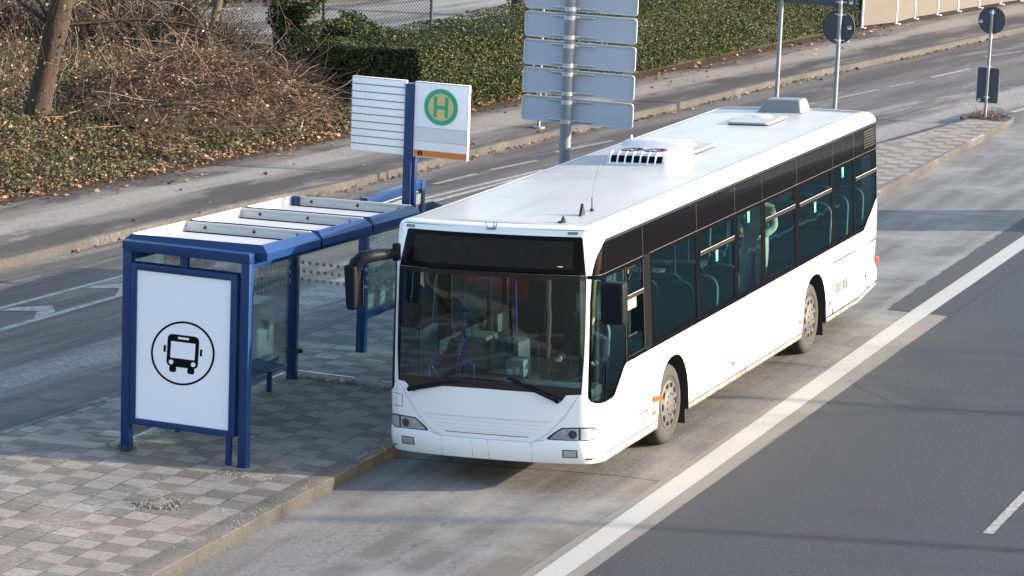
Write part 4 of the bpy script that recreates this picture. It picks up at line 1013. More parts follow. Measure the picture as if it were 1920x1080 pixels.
# ---- front
FR = [(-1.138, 1.12), (-1.160, 1.81), (-1.166, 2.40), (-1.17, 2.704), (-1.199, 2.894), (-.6, 2.90), (0, 2.905), (.6, 2.90), (1.199, 2.894), (1.17, 2.704), (1.166, 2.40), (1.160, 1.81), (1.138, 1.12), (1.138, .575), (.74, .578), (.70, .585), (.56, .548), (-.56, .548), (-.70, .585), (-.74, .578), (-1.138, .575)]
WS = [(-1.112, 1.135), (-1.02, 1.125), (-.985, 1.10), (-.945, 1.03), (-.90, 1.025), (-.85, 1.045), (-.52, 1.118), (0, 1.122), (.64, 1.112), (.81, 1.025), (.86, 1.01), (.89, 1.03), (.94, 1.095), (1.108, 1.105), (1.136, 1.5), (1.148, 1.81), (1.158, 2.415), (0, 2.425), (-1.158, 2.425), (-1.152, 1.9), (-1.14, 1.5)]
SG = [(-1.155, 2.427), (1.155, 2.417), (1.09, 2.815), (1.07, 2.83), (-1.07, 2.84), (-1.09, 2.825)]
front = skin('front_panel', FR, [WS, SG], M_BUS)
WSG = [(-1.10, 1.20), (-.6, 1.205), (0, 1.205), (.6, 1.20), (1.10, 1.17), (1.128, 1.5), (1.138, 1.81), (1.145, 2.36), (0, 2.37), (-1.145, 2.37), (-1.142, 1.9), (-1.130, 1.5)]
wsf = skin('windscreen_surround', WS, [WSG], plain('frit_black', (.014, .014, .016), .18), front, .001)
skin('windscreen', WSG, [], M_WGLASS, front, -.002)
sg = skin('destination_sign', SG, [], M_SIGNGL, front, -.001)
skin('sign_window', [(-.98, 2.49), (1.0, 2.482), (.99, 2.78), (-.97, 2.79)], [], plain('display_brown', (.022, .017, .013), .2, 0, .05, var=.5, scale=12), sg, .0012)
skin('sign_mark', [(.83, 2.505), (.89, 2.505), (.89, 2.515), (.83, 2.515)], [], M_WHITE, sg, .003)
# lines on the front panel
seam([(-1.081, 1.10), (-.90, .83), (-.745, .655), (-.62, .578), (-.551, .56)], .006, M_SEAMLT, front); seam([(1.075, 1.085), (.92, .85), (.74, .665), (.62, .583), (.554, .553)], .006, M_SEAMLT, front)
seam([(-.50, .607), (.51, .603)], .007, M_BLACK, front, .003)
for k, z in enumerate((.795, .785, .745, .70, .66, .63)):
    w = .80 - k * .045; seam([(-w, z), (w, z - .005)], .004, plain('groove_faint', (.55, .55, .56), .5), front)
seam([(-1.19, .978), (-1.052, .977), (-1.055, .834), (-1.19, .835)], .007, M_SEAM, front)
for s_ in (-1.052, .976):
    mb = MB()
    P = rrect(s_ - .06, 2.853, s_ + .06, 2.882, .01, 2); mb.add([SP(a, b, .006) for a, b in P], [tuple(range(len(P)))]); mb.build('marker_lamp', plain('lamp_grey', (.16, .16, .155), .4), front)
seam([(1.199, 2.893), (1.17, 2.704), (1.166, 2.40), (1.160, 1.81), (1.138, 1.12), (1.138, .58)], .004, M_SEAMLT, front); seam([(-1.199, 2.893), (-1.17, 2.704), (-1.166, 2.40), (-1.160, 1.81), (-1.138, 1.12), (-1.138, .58)], .004, M_SEAMLT, front)
# bumper: a fuller moulding wrapped round the corners
def bumper():
    ss = [-1.43, -1.40] + [-(SC + .03 * k) for k in range(10, 0, -1)] + [-1.07 + 2.14 * k / 24 for k in range(25)] + [SC + .03 * k for k in range(1, 11)] + [1.40, 1.43]
    def top(s):
        a = abs(s)
        if a > 1.1: return .568
        if a > .72: return .583
        if a > .55: return .583 - (.72 - a) / .17 * .033
        return .548
    V = []; F = []; rows = None
    for s_ in ss:
        t = top(s_); d = .016
        pr = [(t + .004, -.004), (t, .010), (t - .02, d), (.46, d + .002), (.36, d - .002), (.315, .000), (.300, -.035), (.300, -.12)]
        for z, dd in pr: V.append(SP(s_, z, dd))
    n = len(pr)
    for i in range(len(ss) - 1):
        for k in range(n - 1): F.append((i * n + k, i * n + k + 1, (i + 1) * n + k + 1, (i + 1) * n + k))
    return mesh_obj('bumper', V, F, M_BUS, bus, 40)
bump_ = bumper()
for s_ in (-.545, -.165, .028, .548): seam([(s_, .335), (s_, .548 if abs(s_) < .54 else .545)], .005, M_SEAMLT, bump_, .024)
seam([(-.7, .588), (-.56, .553), (.56, .549), (.7, .585)], .006, M_SEAMLT, bump_, .012)
# lamps
def lamp(sg_, parent):
    E = [(.715, .605), (.80, .672), (.885, .728), (1.09, .738), (1.235, .735), (1.295, .70), (1.335, .64), (1.33, .592), (1.09, .580), (.73, .588)]
    E = [(a * sg_, b) for a, b in E]
    h = skin('headlight', E, [], plain('lamp_gasket', (.03, .03, .035), .5), parent, .003)
    I1 = [(a * sg_, b) for a, b in [(.755, .603), (.81, .655), (.892, .712), (1.075, .722), (1.075, .592), (.765, .596)]]
    I2 = [(a * sg_, b) for a, b in [(1.098, .722), (1.225, .718), (1.278, .690), (1.318, .638), (1.312, .603), (1.098, .592)]]
    skin('reflector', I1, [], M_CHROME, h, .005)
    skin('indicator_lens', I2, [], plain('indicator_clear' + str(sg_), (.60, .60, .60) if sg_ > 0 else (.42, .36, .36), .25, .1, var=.2, scale=20), h, .006)
    skin('lens', I1, [], M_CLEAR, h, .012)
    for sx, r_, m in ((1.01, .045, plain('lamp_bowl', (.10, .11, .13), .15, .8)), (.905, .034, plain('lamp_bowl2', (.80, .80, .82), .12, .8))):
        c = SP(sx * sg_, .655, .0055); nrm = SN(sx * sg_, .655); q = nrm.to_track_quat('Z', 'Y'); mbx = MB()
        mbx.lathe([(.004, 0), (-.0, r_ * .6), (.004, r_), (.002, r_ + .004)], (0, 0, 0), 'z', 24)
        mbx.v = [tuple(q @ Vector(v) + c) for v in mbx.v]; mbx.build('lamp_bowl', m, h, 60)
    for k in range(10):   # ribs of the indicator lens
        a = 1.11 + k * .02; skin('lens_rib', [(sg_ * a, .61), (sg_ * (a + .006), .61), (sg_ * (a + .006), .70), (sg_ * a, .70)], [], M_CHROME, h, .0075)
    F_ = [(.898, .393), (1.066, .393), (1.066, .482), (.898, .482)]
    fo_ = skin('fog_lamp', [(a * sg_, b + (.018 if sg_ < 0 else 0)) for a, b in F_], [], M_BLACK, bump_, .0195)
    P = [(.908, .402), (1.056, .402), (1.056, .473), (.908, .473)]
    skin('fog_lens', [(a * sg_, b + (.018 if sg_ < 0 else 0)) for a, b in P], [], plain('fog_glass', (.45, .48, .48), .18, .5, var=.35, scale=30), fo_, .021)
lamp(1, front); lamp(-1, front)
# wipers
def wiper(pivot, elbow, b0, b1):
    W = lambda p, d: SP(p[0], p[1], d)
    mb = MB(); mb.lathe([(0, 0), (0, .03), (.03, .028), (.035, 0)], (0, 0, 0), 'y', 14)
    c = W(pivot, .03); mb.v = [(x + c.x, -y + c.y, z + c.z) for x, y, z in mb.v]
    n = 8; mb.tube([W((pivot[0] + (elbow[0] - pivot[0]) * k / n, pivot[1] + (elbow[1] - pivot[1]) * k / n), .045) for k in range(n + 1)], [.024 - .012 * k / n for k in range(n + 1)], 8)
    ar = mb.build('wiper_arm', M_PLASTIC, front, 60)
    mb = MB(); n = 10; mb.tube([W((b0[0] + (b1[0] - b0[0]) * k / n, b0[1] + (b1[1] - b0[1]) * k / n + .008 * math.sin(math.pi * k / n)), .022 + .012 * math.sin(math.pi * k / n)) for k in range(n + 1)], [.006 + .007 * math.sin(math.pi * k / n) for k in range(n + 1)], 6)
    mb.build('wiper_blade', M_RUBBER, ar, 60)
wiper((-.93, 1.055), (-.35, 1.19), (-.533, 1.205), (.40, 1.195)); wiper((.85, 1.035), (.28, 1.262), (-.421, 1.278), (.505, 1.270))
# bracket for flags above the sign
mb = MB()
for dx, lean in ((-.035, -.012), (.035, .018), (.055, .03)): mb.tube([(dx, .23, 2.895), (dx + lean, .21, 2.965)], .0065, 6)
mb.box((-.05, .235, 2.885), (.06, .25, 2.90)); mb.build('flag_bracket', M_STEELBASE, bus)

# ---- roof
def roof():
    SS = [0.0001] + [.15 * k for k in range(1, 7)] + [SC + .0354 * k for k in range(0, 11)] + [1.5, 1.7, 2.0, 2.5] + [Y(y) for y in (2.5, 4, 6, 8, 10, 11.4)] + [SR0 + .0314 * k for k in range(0, 6)] + [SR0 + .19]
    def zt(s):
        if s < 1.10: return 2.903
        if s < 1.199: return 2.903 - .009 * (s - 1.1) / .1
        if s < 1.45: return 2.894 - .094 * sst((s - 1.199) / .17) 
        return 2.80
    ZTOP = 2.955
    NK = 9
    V = []; L = []
    for sgn in (1, -1):
        rowi = []
        for s_ in SS:
            z0 = zt(s_); base = S(sgn * s_, z0); n = SN(sgn * s_, z0); n = Vector((n.x, n.y, 0)).normalized()
            r_in = .19; h = ZTOP - .02 - z0; col_ = []
            if s_ < 1.1: r_in = .12
            elif s_ < 1.45: r_in = .12 + .07 * sst((s_ - 1.1) / .35)
            for k in range(NK):
                t = math.pi / 2 * k / (NK - 1)
                p = base - n * r_in * (1 - math.cos(t)) + Vector((0, 0, h * math.sin(t)))
                col_.append(p)
            rowi.append(col_)
        L.append(rowi)
    F = []
    idx = [[[0] * NK for _ in SS] for _ in (0, 1)]
    for g in (0, 1):
        for i in range(len(SS)):
            for k in range(NK): idx[g][i][k] = len(V); V.append(L[g][i][k])
        for i in range(len(SS) - 1):
            for k in range(NK - 1):
                f = (idx[g][i][k], idx[g][i + 1][k], idx[g][i + 1][k + 1], idx[g][i][k + 1]); F.append(f if g == 0 else f[::-1])
    nc = len(F); m = []
    for i in range(len(SS)):
        a, b = L[0][i][-1], L[1][i][-1]; row = [idx[0][i][-1]]
        for q in range(1, 12):
            t = q / 12; p = a.lerp(b, t); w = min(1, abs(a.x) / .9); p = p + Vector((0, 0, .02 * (1 - (2 * t - 1) ** 2) * w)); row.append(len(V)); V.append(p)
        row.append(idx[1][i][-1]); m.append(row)
    for i in range(len(SS) - 1):
        for q in range(12): F.append((m[i][q], m[i + 1][q], m[i + 1][q + 1], m[i][q + 1]))
    o = mesh_obj('roof', V, F, M_BUS, bus, 180, [M_BUS, M_ROOF], [0] * nc + [1] * (len(F) - nc))
    bm = bmesh.new(); bm.from_mesh(o.data); bmesh.ops.remove_doubles(bm, verts=bm.verts, dist=.0005); bmesh.ops.recalc_face_normals(bm, faces=bm.faces); bm.to_mesh(o.data); bm.free()
    return o
roof_ = roof()
def rz(x): return 2.935 + .02 * (1 - (x / 1.07) ** 2)
def rline(pts, w=.012, m=None, h=.0022):
    mb = MB(); P = []
    for a, b in zip(pts, pts[1:]):
        n = max(1, int(Vector((b[0] - a[0], b[1] - a[1])).length / .12))
        P += [(a[0] + (b[0] - a[0]) * k / n, a[1] + (b[1] - a[1]) * k / n) for k in range(n)]
    P.append(pts[-1]); V = []
    for i, p in enumerate(P):
        a = P[max(i - 1, 0)]; b = P[min(i + 1, len(P) - 1)]; t = Vector((b[0] - a[0], b[1] - a[1])).normalized(); nx, ny = -t.y * w / 2, t.x * w / 2
        V += [(p[0] + nx, p[1] + ny, rz(p[0] + nx) + h), (p[0] - nx, p[1] - ny, rz(p[0] - nx) + h)]
    mb.add(V, [(2 * i, 2 * i + 1, 2 * i + 3, 2 * i + 2) for i in range(len(P) - 1)]); return mb.build('roof_joint', m or plain('roof_joint', (.30, .30, .29), .5), roof_, None)
rline([(1.02, .34), (1.02, 11.7)]); rline([(-1.02, .34), (-1.02, 11.7)]); rline([(-1.0, .30), (-.5, .27), (0, .26), (.5, .27), (1.0, .30)], .008)
for y in (2.2, 4.4, 8.0, 9.3): rline([(-1.0, y), (1.0, y)], .008, plain('roof_joint2', (.36, .36, .355), .5))
rline([(-.1, .5), (-.1, 5.1)], .006, plain('roof_joint3', (.37, .37, .36), .5))

# roof unit with fans and front louvres
def unit():
    x0, x1 = -.47, .33; y0, y1 = 5.20, 6.32; zb = 2.945
    f = MB()
    # side profile (y, z)
    prof = [(y0, zb), (y0 + .02, zb + .03), (y0 + .10, zb + .14), (y0 + .16, zb + .160), (y0 + .52, zb + .168), (y0 + .56, zb + .175), (y0 + .64, zb + .235), (y0 + .78, zb + .243), (y1 - .12, zb + .235), (y1 - .03, zb + .12), (y1 + .02, zb + .05), (y1 + .02, zb)]
    bm = bmesh.new()
    L0 = [bm.verts.new((x0, a, b)) for a, b in prof]; L1 = [bm.verts.new((x1, a, b)) for a, b in prof]
    n = len(prof)
    for i in range(n - 1): bm.faces.new((L0[i], L1[i], L1[i + 1], L0[i + 1]))
    bm.faces.new(L0); bm.faces.new(L1[::-1]); bmesh.ops.recalc_face_normals(bm, faces=bm.faces)
    bmesh.ops.bevel(bm, geom=[e for e in bm.edges if any(v in L0 for v in e.verts) and all(v in L0 for v in e.verts) or all(v in L1 for v in e.verts)], offset=.022, segments=3, affect='EDGES', profile=.5)
    f.bm(bm)
    f.box((x0 - .02, y0 - .02, zb - .01), (x1 + .02, y1 + .03, zb + .018), .006)
    u = f.build('roof_unit', plain('unit_white', (.52, .53, .54), .4, var=.05), bus, 40)
    # louvre openings on the sloped front face
    a, b = Vector((0, y0 + .030, zb + .042)), Vector((0, y0 + .085, zb + .122)); nn = Vector((0, -(b - a).z, (b - a).y)).normalized()
    for k in range(7):
        xa = x0 + .055 + k * .1015; w = .078
        m2 = MB(); P = [Vector((xa, a.y, a.z)), Vector((xa + w, a.y, a.z)), Vector((xa + w + .0, b.y, b.z)), Vector((xa, b.y, b.z))]
        m2.add([tuple(p + nn * .004) for p in P], [(0, 1, 2, 3)]); m2.build('louvre', M_BLACK, u, None)
        m3 = MB(); m3.tube([(xa - .012, a.y - .012, a.z - .02), (xa - .012, b.y - .012, b.z + .01), (xa - .010, b.y + .06, b.z + .046)], .010, 6); m3.build('louvre_bar', M_WHITE, u, 60)
    for cx_ in (-.22, .09):
        m2 = MB(); m2.lathe([(.0, 0), (.0, .125), (.012, .135), (.012, .14), (0, .15)], (cx_, y0 + .34, zb + .163), 'z', 32); fn = m2.build('fan', plain('fan_brown', (.10, .05, .035), .7, .1), u, 60)
        m2 = MB()
        for k in range(7):
            t = 2 * math.pi * k / 7; m2.add([(cx_ + .02 * math.cos(t), y0 + .34 + .02 * math.sin(t), zb + .170), (cx_ + .115 * math.cos(t - .25), y0 + .34 + .115 * math.sin(t - .25), zb + .167), (cx_ + .115 * math.cos(t + .25), y0 + .34 + .115 * math.sin(t + .25), zb + .174)], [(0, 1, 2)])
        m2.build('fan_blade', M_SEAM, fn, None)
    for px in (-.38, -.07, .24):
        m2 = MB(); m2.tube([(px, y0 + .70, zb + .235), (px, y0 + .70, zb + .247)], .009, 8); m2.build('screw', M_SEAM, u)
    m2 = MB(); m2.tube([(x0 + .08, y0 + .75, zb + .235), (x0 + .08, y0 + .75, zb + .30)], .012, 8); m2.build('nozzle', M_WHITE, u)
unit()
def hatch(x0, x1, y0, y1, dome):
    mb = MB(); mb.box((x0 + .03, y0 + .03, 2.94), (x1 - .03, y1 - .03, 2.975)); b_ = mb.build('hatch_seal', M_SEAM, bus)
    mb = MB(); bm = bmesh.new(); P = rrect(x0, y0, x1, y1, .07, 4)
    vb = [bm.verts.new((a, b, 2.972)) for a, b in P]; vt = [bm.verts.new((a, b, 2.995)) for a, b in P]
    bm.faces.new(vb[::-1]); bm.faces.new(vt); n = len(P)
    for i in range(n): bm.faces.new((vb[i], vb[(i + 1) % n], vt[(i + 1) % n], vt[i]))
    bmesh.ops.bevel(bm, geom=[e for e in bm.edges if abs(e.verts[0].co.z - 2.995) < 1e-5 and abs(e.verts[1].co.z - 2.995) < 1e-5], offset=.008, segments=2, affect='EDGES')
    mb.bm(bm); h = mb.build('roof_hatch', plain('hatch_grey', (.36, .36, .35), .5, var=.08), bus, 40)
    mb = MB(); mb.lathe([(0, .13), (.012, .12), (.022, .08), (.026, 0)], (dome[0], dome[1], 2.994), 'z', 24); mb.build('hatch_dome', M_WHITE, h, 60)
hatch(-.29, .31, 6.40, 7.35, (0, 7.05)); hatch(-.30, .32, 9.60, 10.55, (.02, 10.33))
# domed grey box at the rear
def rbox():
    bm = bmesh.new(); x0, x1, y0, y1, zb, zt_ = -.34, .33, 11.16, 11.66, 2.94, 3.135
    a = [bm.verts.new(p) for p in ((x0, y0, zb), (x1, y0, zb), (x1, y1, zb), (x0, y1, zb))]; c = [bm.verts.new(p) for p in ((x0 + .09, y0 + .10, zt_), (x1 - .05, y0 + .10, zt_), (x1 - .05, y1 - .06, zt_), (x0 + .09, y1 - .06, zt_))]
    for i in range(4): bm.faces.new((a[i], a[(i + 1) % 4], c[(i + 1) % 4], c[i]))
    bm.faces.new(c); bm.faces.new(a[::-1]); bmesh.ops.bevel(bm, geom=[e for e in bm.edges if not all(v in a for v in e.verts)], offset=.045, segments=4, affect='EDGES', profile=.6)
    mb = MB(); mb.bm(bm); mb.box((x0 - .025, y0 - .025, zb - .005), (x1 + .025, y1 + .025, zb + .018), .006); mb.build('roof_box', plain('box_grey', (.17, .18, .18), .5, var=.05), bus, 40)
rbox()
# antennas
mb = MB(); mb.lathe([(0, .035), (.02, .03), (.07, .012), (.085, 0)], (.74, .56, 2.942), 'z', 14); mb.box((.69, .50, 2.942), (.75, .58, 2.965), .008); mb.build('antenna_stub', M_RUBBER, bus, 50)
mb = MB(); mb.prism([(1.05, 2.945), (1.19, 2.945), (1.15, 3.03), (1.13, 3.08)], 0, .735, .765); mb.build('antenna_fin', M_RUBBER, bus, 50)
mb = MB(); mb.lathe([(0, .028), (.02, .024), (.035, .008), (.15, .006), (.155, 0)], (.74, 1.47, 2.945), 'z', 12); an = mb.build('antenna_base', M_RUBBER, bus, 50)
mb = MB(); mb.tube([(.74, 1.47, 3.09), (.735, 1.55, 3.25), (.725, 1.72, 3.40), (.70, 1.95, 3.50)], .0028, 5); mb.build('antenna_whip', M_STEELBASE, an)

# ---- mirrors
def mirror_left():
    mb = MB(); x0, x1, y0, y1, z0, z1 = 1.495, 1.765, -.335, -.165, 1.99, 2.455
    bm = bmesh.new(); bmesh.ops.create_cube(bm, size=1)
    for v in bm.verts: v.co = Vector(((x0 + x1) / 2 + v.co.x * (x1 - x0), (y0 + y1) / 2 + v.co.y * (y1 - y0), (z0 + z1) / 2 + v.co.z * (z1 - z0)))
    bmesh.ops.bevel(bm, geom=bm.edges[:], offset=.045, segments=4, affect='EDGES', profile=.6)
    mb.bm(bm); mm = mb.build('mirror_housing', M_PLASTIC, bus, 60)
    mb = MB(); mb.box((x0 + .03, y1 - .004, z0 + .04), (x1 - .03, y1 + .003, z1 - .04)); mb.build('mirror_glass', plain('mirror_silver', (.7, .7, .72), .03, 1.), mm)
    mb = MB(); mb.tube([(1.22, .06, 2.43), (1.34, -.12, 2.47), (1.46, -.22, 2.49), (1.54, -.25, 2.44)], [.022, .024, .024, .022], 10); mb.build('mirror_arm', M_PLASTIC, mm, 60)
mirror_left()
def mirror_right():
    mb = MB(); bm = bmesh.new(); bmesh.ops.create_cube(bm, size=1)
    x0, x1, y0, y1, z0, z1 = -1.50, -1.345, -.46, -.27, 2.01, 2.52
    for v in bm.verts: v.co = Vector(((x0 + x1) / 2 + v.co.x * (x1 - x0), (y0 + y1) / 2 + v.co.y * (y1 - y0), (z0 + z1) / 2 + v.co.z * (z1 - z0)))
    for v in bm.verts:
        if v.co.z < 2.1: v.co.x += .015 if v.co.x < -1.4 else -.01
    bmesh.ops.bevel(bm, geom=bm.edges[:], offset=.05, segments=4, affect='EDGES', profile=.6); mb.bm(bm)
    mm = mb.build('mirror_housing', M_PLASTIC, bus, 60)
    mb = MB(); mb.tube([(-1.10, .12, 2.58), (-1.17, -.10, 2.60), (-1.24, -.27, 2.605), (-1.31, -.34, 2.59), (-1.38, -.36, 2.53), (-1.41, -.36, 2.44)], [.055, .066, .072, .078, .082, .08], 12)
    mb.box((-1.13, .05, 2.50), (-1.05, .14, 2.70), .02); mb.build('mirror_arm', M_PLASTIC, mm, 60)
    mb = MB(); mb.box((-1.47, -.254, 2.03), (-1.35, -.246, 2.45)); mb.build('mirror_glass', plain('mirror_silver', (.7, .7, .72), .03, 1.), mm)
mirror_right()

# ---- wheels
def wheel(x, y, side, steer=0.):
    hw_ = .14; T = MB()
    prof = [(-hw_, .29), (-hw_ - .006, .34), (-hw_ + .0, .42), (-hw_ + .02, .462), (-hw_ + .05, .478), (-.05, .480), (-.046, .468), (-.036, .468), (-.032, .48), (.032, .48), (.036, .468), (.046, .468), (.05, .48), (hw_ - .05, .478), (hw_ - .02, .462), (hw_, .42), (hw_ + .006, .36), (hw_ + .002, .335), (hw_ - .006, .33), (hw_ - .01, .295)]
    T.lathe(prof, (0, 0, 0), 'x', 72)
    o = bpy.data.objects.new('wheel', None); COL.objects.link(o); o.parent = bus; o.location = (x, y, .48); o.rotation_euler = (0, 0, (0 if side > 0 else math.pi) + steer)
    T.build('tyre', M_TYRE, o, 50)
    R_ = MB(); R_.lathe([(.0, 0), (.0, .302), (.118, .305), (.128, .300), (.130, .290), (.118, .275)], (0, 0, 0), 'x', 60); R_.build('rim', plain('rim_dark', (.05, .045, .04), .6, .3), o, 40)
    C = MB(); C.lathe([(.118, .288), (.134, .284), (.142, .262), (.146, .225), (.146, .195), (.150, .175), (.164, .150), (.166, .0)], (0, 0, 0), 'x', 60); cp = C.build('hub_cover', M_RIM, o, 40)
    for k in range(10):
        t = 2 * math.pi * k / 10; sm = MB()
        ca, sa = math.cos(t), math.sin(t)
        P = [(.256, -.045), (.205, -.034), (.205, .034), (.256, .045)]
        sm.add([(.1490 if r < .21 else .1475, r * ca - w * sa, r * sa + w * ca) for r, w in P], [(0, 1, 2, 3)]); sm.build('cover_slot', M_BLACK, cp, None)
        bm_ = MB(); bm_.lathe([(.166, .0165), (.1675, .015), (.1675, 0)], (0, .128 * math.cos(t + .31), .128 * math.sin(t + .31)), 'x', 10); bm_.build('bolt_hole', M_SEAM, cp, None)
for side in (1, -1):
    wheel(side * 1.085, 2.705, side, rad(0)); wheel(side * 1.085, 8.55, side)
# wheel arches and underbody
for yc, rx, nm in ((2.74, .56, 'f'), (8.64, .575, 'r')):
    for side in (1, -1):
        P = [(y - 1.0799, z) for y, z in arch(yc, rx, 1.065)]; mb = MB()
        n = len(P); V = [(side * 1.27, a, b) for a, b in P] + [(side * .80, a, b) for a, b in P]
        mb.add(V, [(i, i + 1, n + i + 1, n + i) for i in range(n - 1)] + [tuple(range(n, 2 * n))])
        mb.build('wheel_housing', plain('housing_black', (.018, .018, .019), .9), bus, 60)
        mb = MB(); mb.box((side * .93, yc + rx + .005, .12), (side * 1.22, yc + rx + .02, .36)); mb.build('mud_flap', M_RUBBER, bus)
mb = MB(); P = [(2.16, .45)]; mb.box((-1.22, .25, .33), (1.22, 2.16, .36)); mb.box((-.78, 2.16, .33), (.78, 3.32, .36)); mb.box((-1.24, 3.32, .33), (1.24, 8.04, .36)); mb.box((-.78, 8.04, .33), (.78, 9.24, .36)); mb.box((-1.24, 9.24, .33), (1.24, 10.9, .36)); mb.box((-1.2, 10.9, .42), (1.2, 11.9, .46)); mb.build('underbody', M_INTD, bus)
# ---- interior
M_FLOOR = plain('bus_floor', (.10, .11, .12), .6)
mb = MB(); mb.box((-1.22, .12, .37), (1.22, 2.14, .385)); mb.box((-.76, 2.14, .37), (.76, 3.34, .385)); mb.box((-1.22, 3.34, .37), (1.22, 7.7, .385)); mb.box((-1.22, 7.7, .60), (1.22, 8.02, .615)); mb.box((-.76, 8.02, .60), (.76, 9.26, .615)); mb.box((-1.22, 9.26, .60), (1.22, 11.8, .615)); mb.box((-1.22, 7.7, .385), (1.22, 7.71, .60)); mb.build('floor', M_FLOOR, bus)
mb = MB(); mb.box((-1.15, .55, 2.52), (1.15, 11.75, 2.54)); mb.box((-1.19, .60, 2.42), (-1.08, 11.8, 2.52)); mb.box((1.08, .6, 2.42), (1.19, 11.8, 2.52)); mb.build('ceiling', M_INTW, bus)
for a, b, c, h in ((1, 3.35, 8.02, .38), (1, 8.02, 9.26, 1.11), (1, 9.26, 11.8, .38), (-1, 3.35, 5.25, .38), (-1, 6.68, 8.02, .38), (-1, 8.02, 9.26, 1.11), (-1, 9.26, 11.8, .38)): mb = MB(); mb.box((a * 1.215, b, h), (a * 1.235, c, 1.30)); mb.build('wall_lining', M_INT, bus)
for sd_ in (1, -1): [(lambda q: (q.box((sd_ * .76, a, 1.072), (sd_ * 1.23, c, 1.10), .01), q.box((sd_ * .765, a, b), (sd_ * .785, c, 1.072)), q.build('wheel_box', M_INT, bus)))(MB()) for a, b, c in ((2.12, .39, 3.36), (8.0, .62, 9.26))]
def seat(x, y, z, n=1, back=-1):
    """forward-looking seat (towards -y), seat height z"""
    mb = MB(); w = .43
    mb.box((x - w / 2, y - .20, z - .04), (x + w / 2, y + .22, z + .05), .03)
    s_ = mb.build('seat_cushion', M_SEAT, bus)
    mb = MB(); bm = bmesh.new(); P = rrect(x - w / 2, z - .05, x + w / 2, z + .76, .15, 5)
    n_ = len(P); va = [bm.verts.new((a, y + .20 + (b - z) * .14, b)) for a, b in P]; vb = [bm.verts.new((a, y + .26 + (b - z) * .14, b)) for a, b in P]
    bm.faces.new(va); bm.faces.new(vb[::-1])
    for i in range(n_): bm.faces.new((va[i], vb[i], vb[(i + 1) % n_], va[(i + 1) % n_]))
    mb.bm(bm); mb.build('seat_back', M_SEAT, s_, 60)
    mb = MB(); V = [(a, y + .225 + (b - z) * .14, b) for a, b in P]; mb.tube(V[5:] + V[:1], .022, 8); mb.build('seat_rim', plain('seat_rim_teal', (.10, .20, .20), .5), s_, 60)
    mb = MB(); mb.box((x - .18, y - .05, .4), (x + .18, y + .1, z - .04)); mb.build('seat_pedestal', M_INTD, s_)
for x in (.97, .52):
    for y, z in ((3.42, 1.0), (4.35, .92), (5.2, .92), (9.4, 1.12), (10.25, 1.12), (11.05, 1.12)): seat(x, y, z)
for x in (-.97, -.52):
    for y, z in ((3.5, 1.0), (8.6, 1.12), (9.4, 1.12), (10.3, 1.12), (11.05, 1.12)): seat(x, y, z)
# rails
mb = MB()
def railp(x, y): mb2 = MB(); mb2.tube([(x, y, .4), (x, y, 2.52)], .017, 8); return mb2.build('grab_pole', M_BLUEPOLE, bus, 60)
for x, y in ((.25, 1.95), (.25, 3.1), (.62, 2.9), (.62, 4.7), (-.3, 4.7), (.25, 6.3), (-.45, 6.4), (.3, 7.9), (.35, 9.0), (-.55, 2.3), (-.75, 1.2)): railp(x, y)
for pts in ([(-.95, .62, .95), (-.95, .60, 1.20), (-.85, .60, 1.32), (-.6, .60, 1.36), (-.40, .62, 1.25), (-.38, .62, .95)], [(-1.08, .8, .9), (-1.06, .78, 1.1), (-.98, .78, 1.16), (-.9, .8, 1.0)], [(-.78, 1.0, 1.0), (-.72, .98, 1.4), (-.62, 1.0, 1.5)]):
    mb = MB(); mb.tube([Vector(p) for p in pts], .018, 8); mb.build('door_rail', M_BLUEPOLE, bus, 60)
mb = MB(); mb.tube([(1.15, 6.3, 1.22), (1.15, 7.9, 1.22)], .02, 8); mb.tube([(1.15, 5.3, 1.22), (1.15, 5.9, 1.22)], .02, 8); mb.build('side_rail', M_BLUEPOLE, bus, 60)
for y in (2.05, 6.6):
    mb = MB(); mb.lathe([(-.02, 0), (-.02, .025), (.02, .025), (.02, 0)], (.62, y + .9, 2.0), 'x', 12); mb.build('stop_button', plain('button_yellow', (.8, .5, .04), .4), bus)
# driver's place
mb = MB(); mb.box((-1.14, .24, .40), (1.16, .62, 1.02), .05); mb.box((.15, .30, 1.0), (1.16, .66, 1.14), .05); mb.build('dashboard', plain('dash_black', (.05, .055, .06), .6), bus)
mb = MB(); mb.box((.25, .25, 1.135), (1.05, .50, 1.15), .01); mb.build('dash_pad', plain('dash_blue', (.16, .22, .28), .6), bus)
mb = MB(); c = Vector((.66, .86, 1.22)); ax = Vector((0, -.45, 1)).normalized(); a_ = ax.orthogonal().normalized(); b_ = ax.cross(a_)
mb.tube([c + (a_ * math.cos(t) + b_ * math.sin(t)) * .235 for t in np.linspace(0, 2 * math.pi, 33)], .016, 8, False)
for t in (0.5, 2.6, 4.7): mb.tube([c, c + (a_ * math.cos(t) + b_ * math.sin(t)) * .235], .012, 6)
mb.tube([c, c - ax * .35], .035, 10); mb.build('steering_wheel', M_RUBBER, bus, 60)
mb = MB(); mb.box((-.05, .62, .40), (.28, .95, 1.12), .03); mb.box((-.02, .66, 1.12), (.20, .88, 1.33), .02); tm = mb.build('ticket_machine', plain('machine_grey', (.20, .25, .26), .5), bus)
mb = MB(); mb.box((.0, .655, 1.16), (.06, .66, 1.22)); mb.box((.1, .655, 1.17), (.15, .66, 1.24)); mb.build('machine_label', M_WHITE, tm)
mb = MB(); mb.box((.30, 1.66, .5), (1.12, 1.70, 2.1), .01); mb.build('cab_partition', plain('partition_dark', (.06, .075, .08), .5), bus)
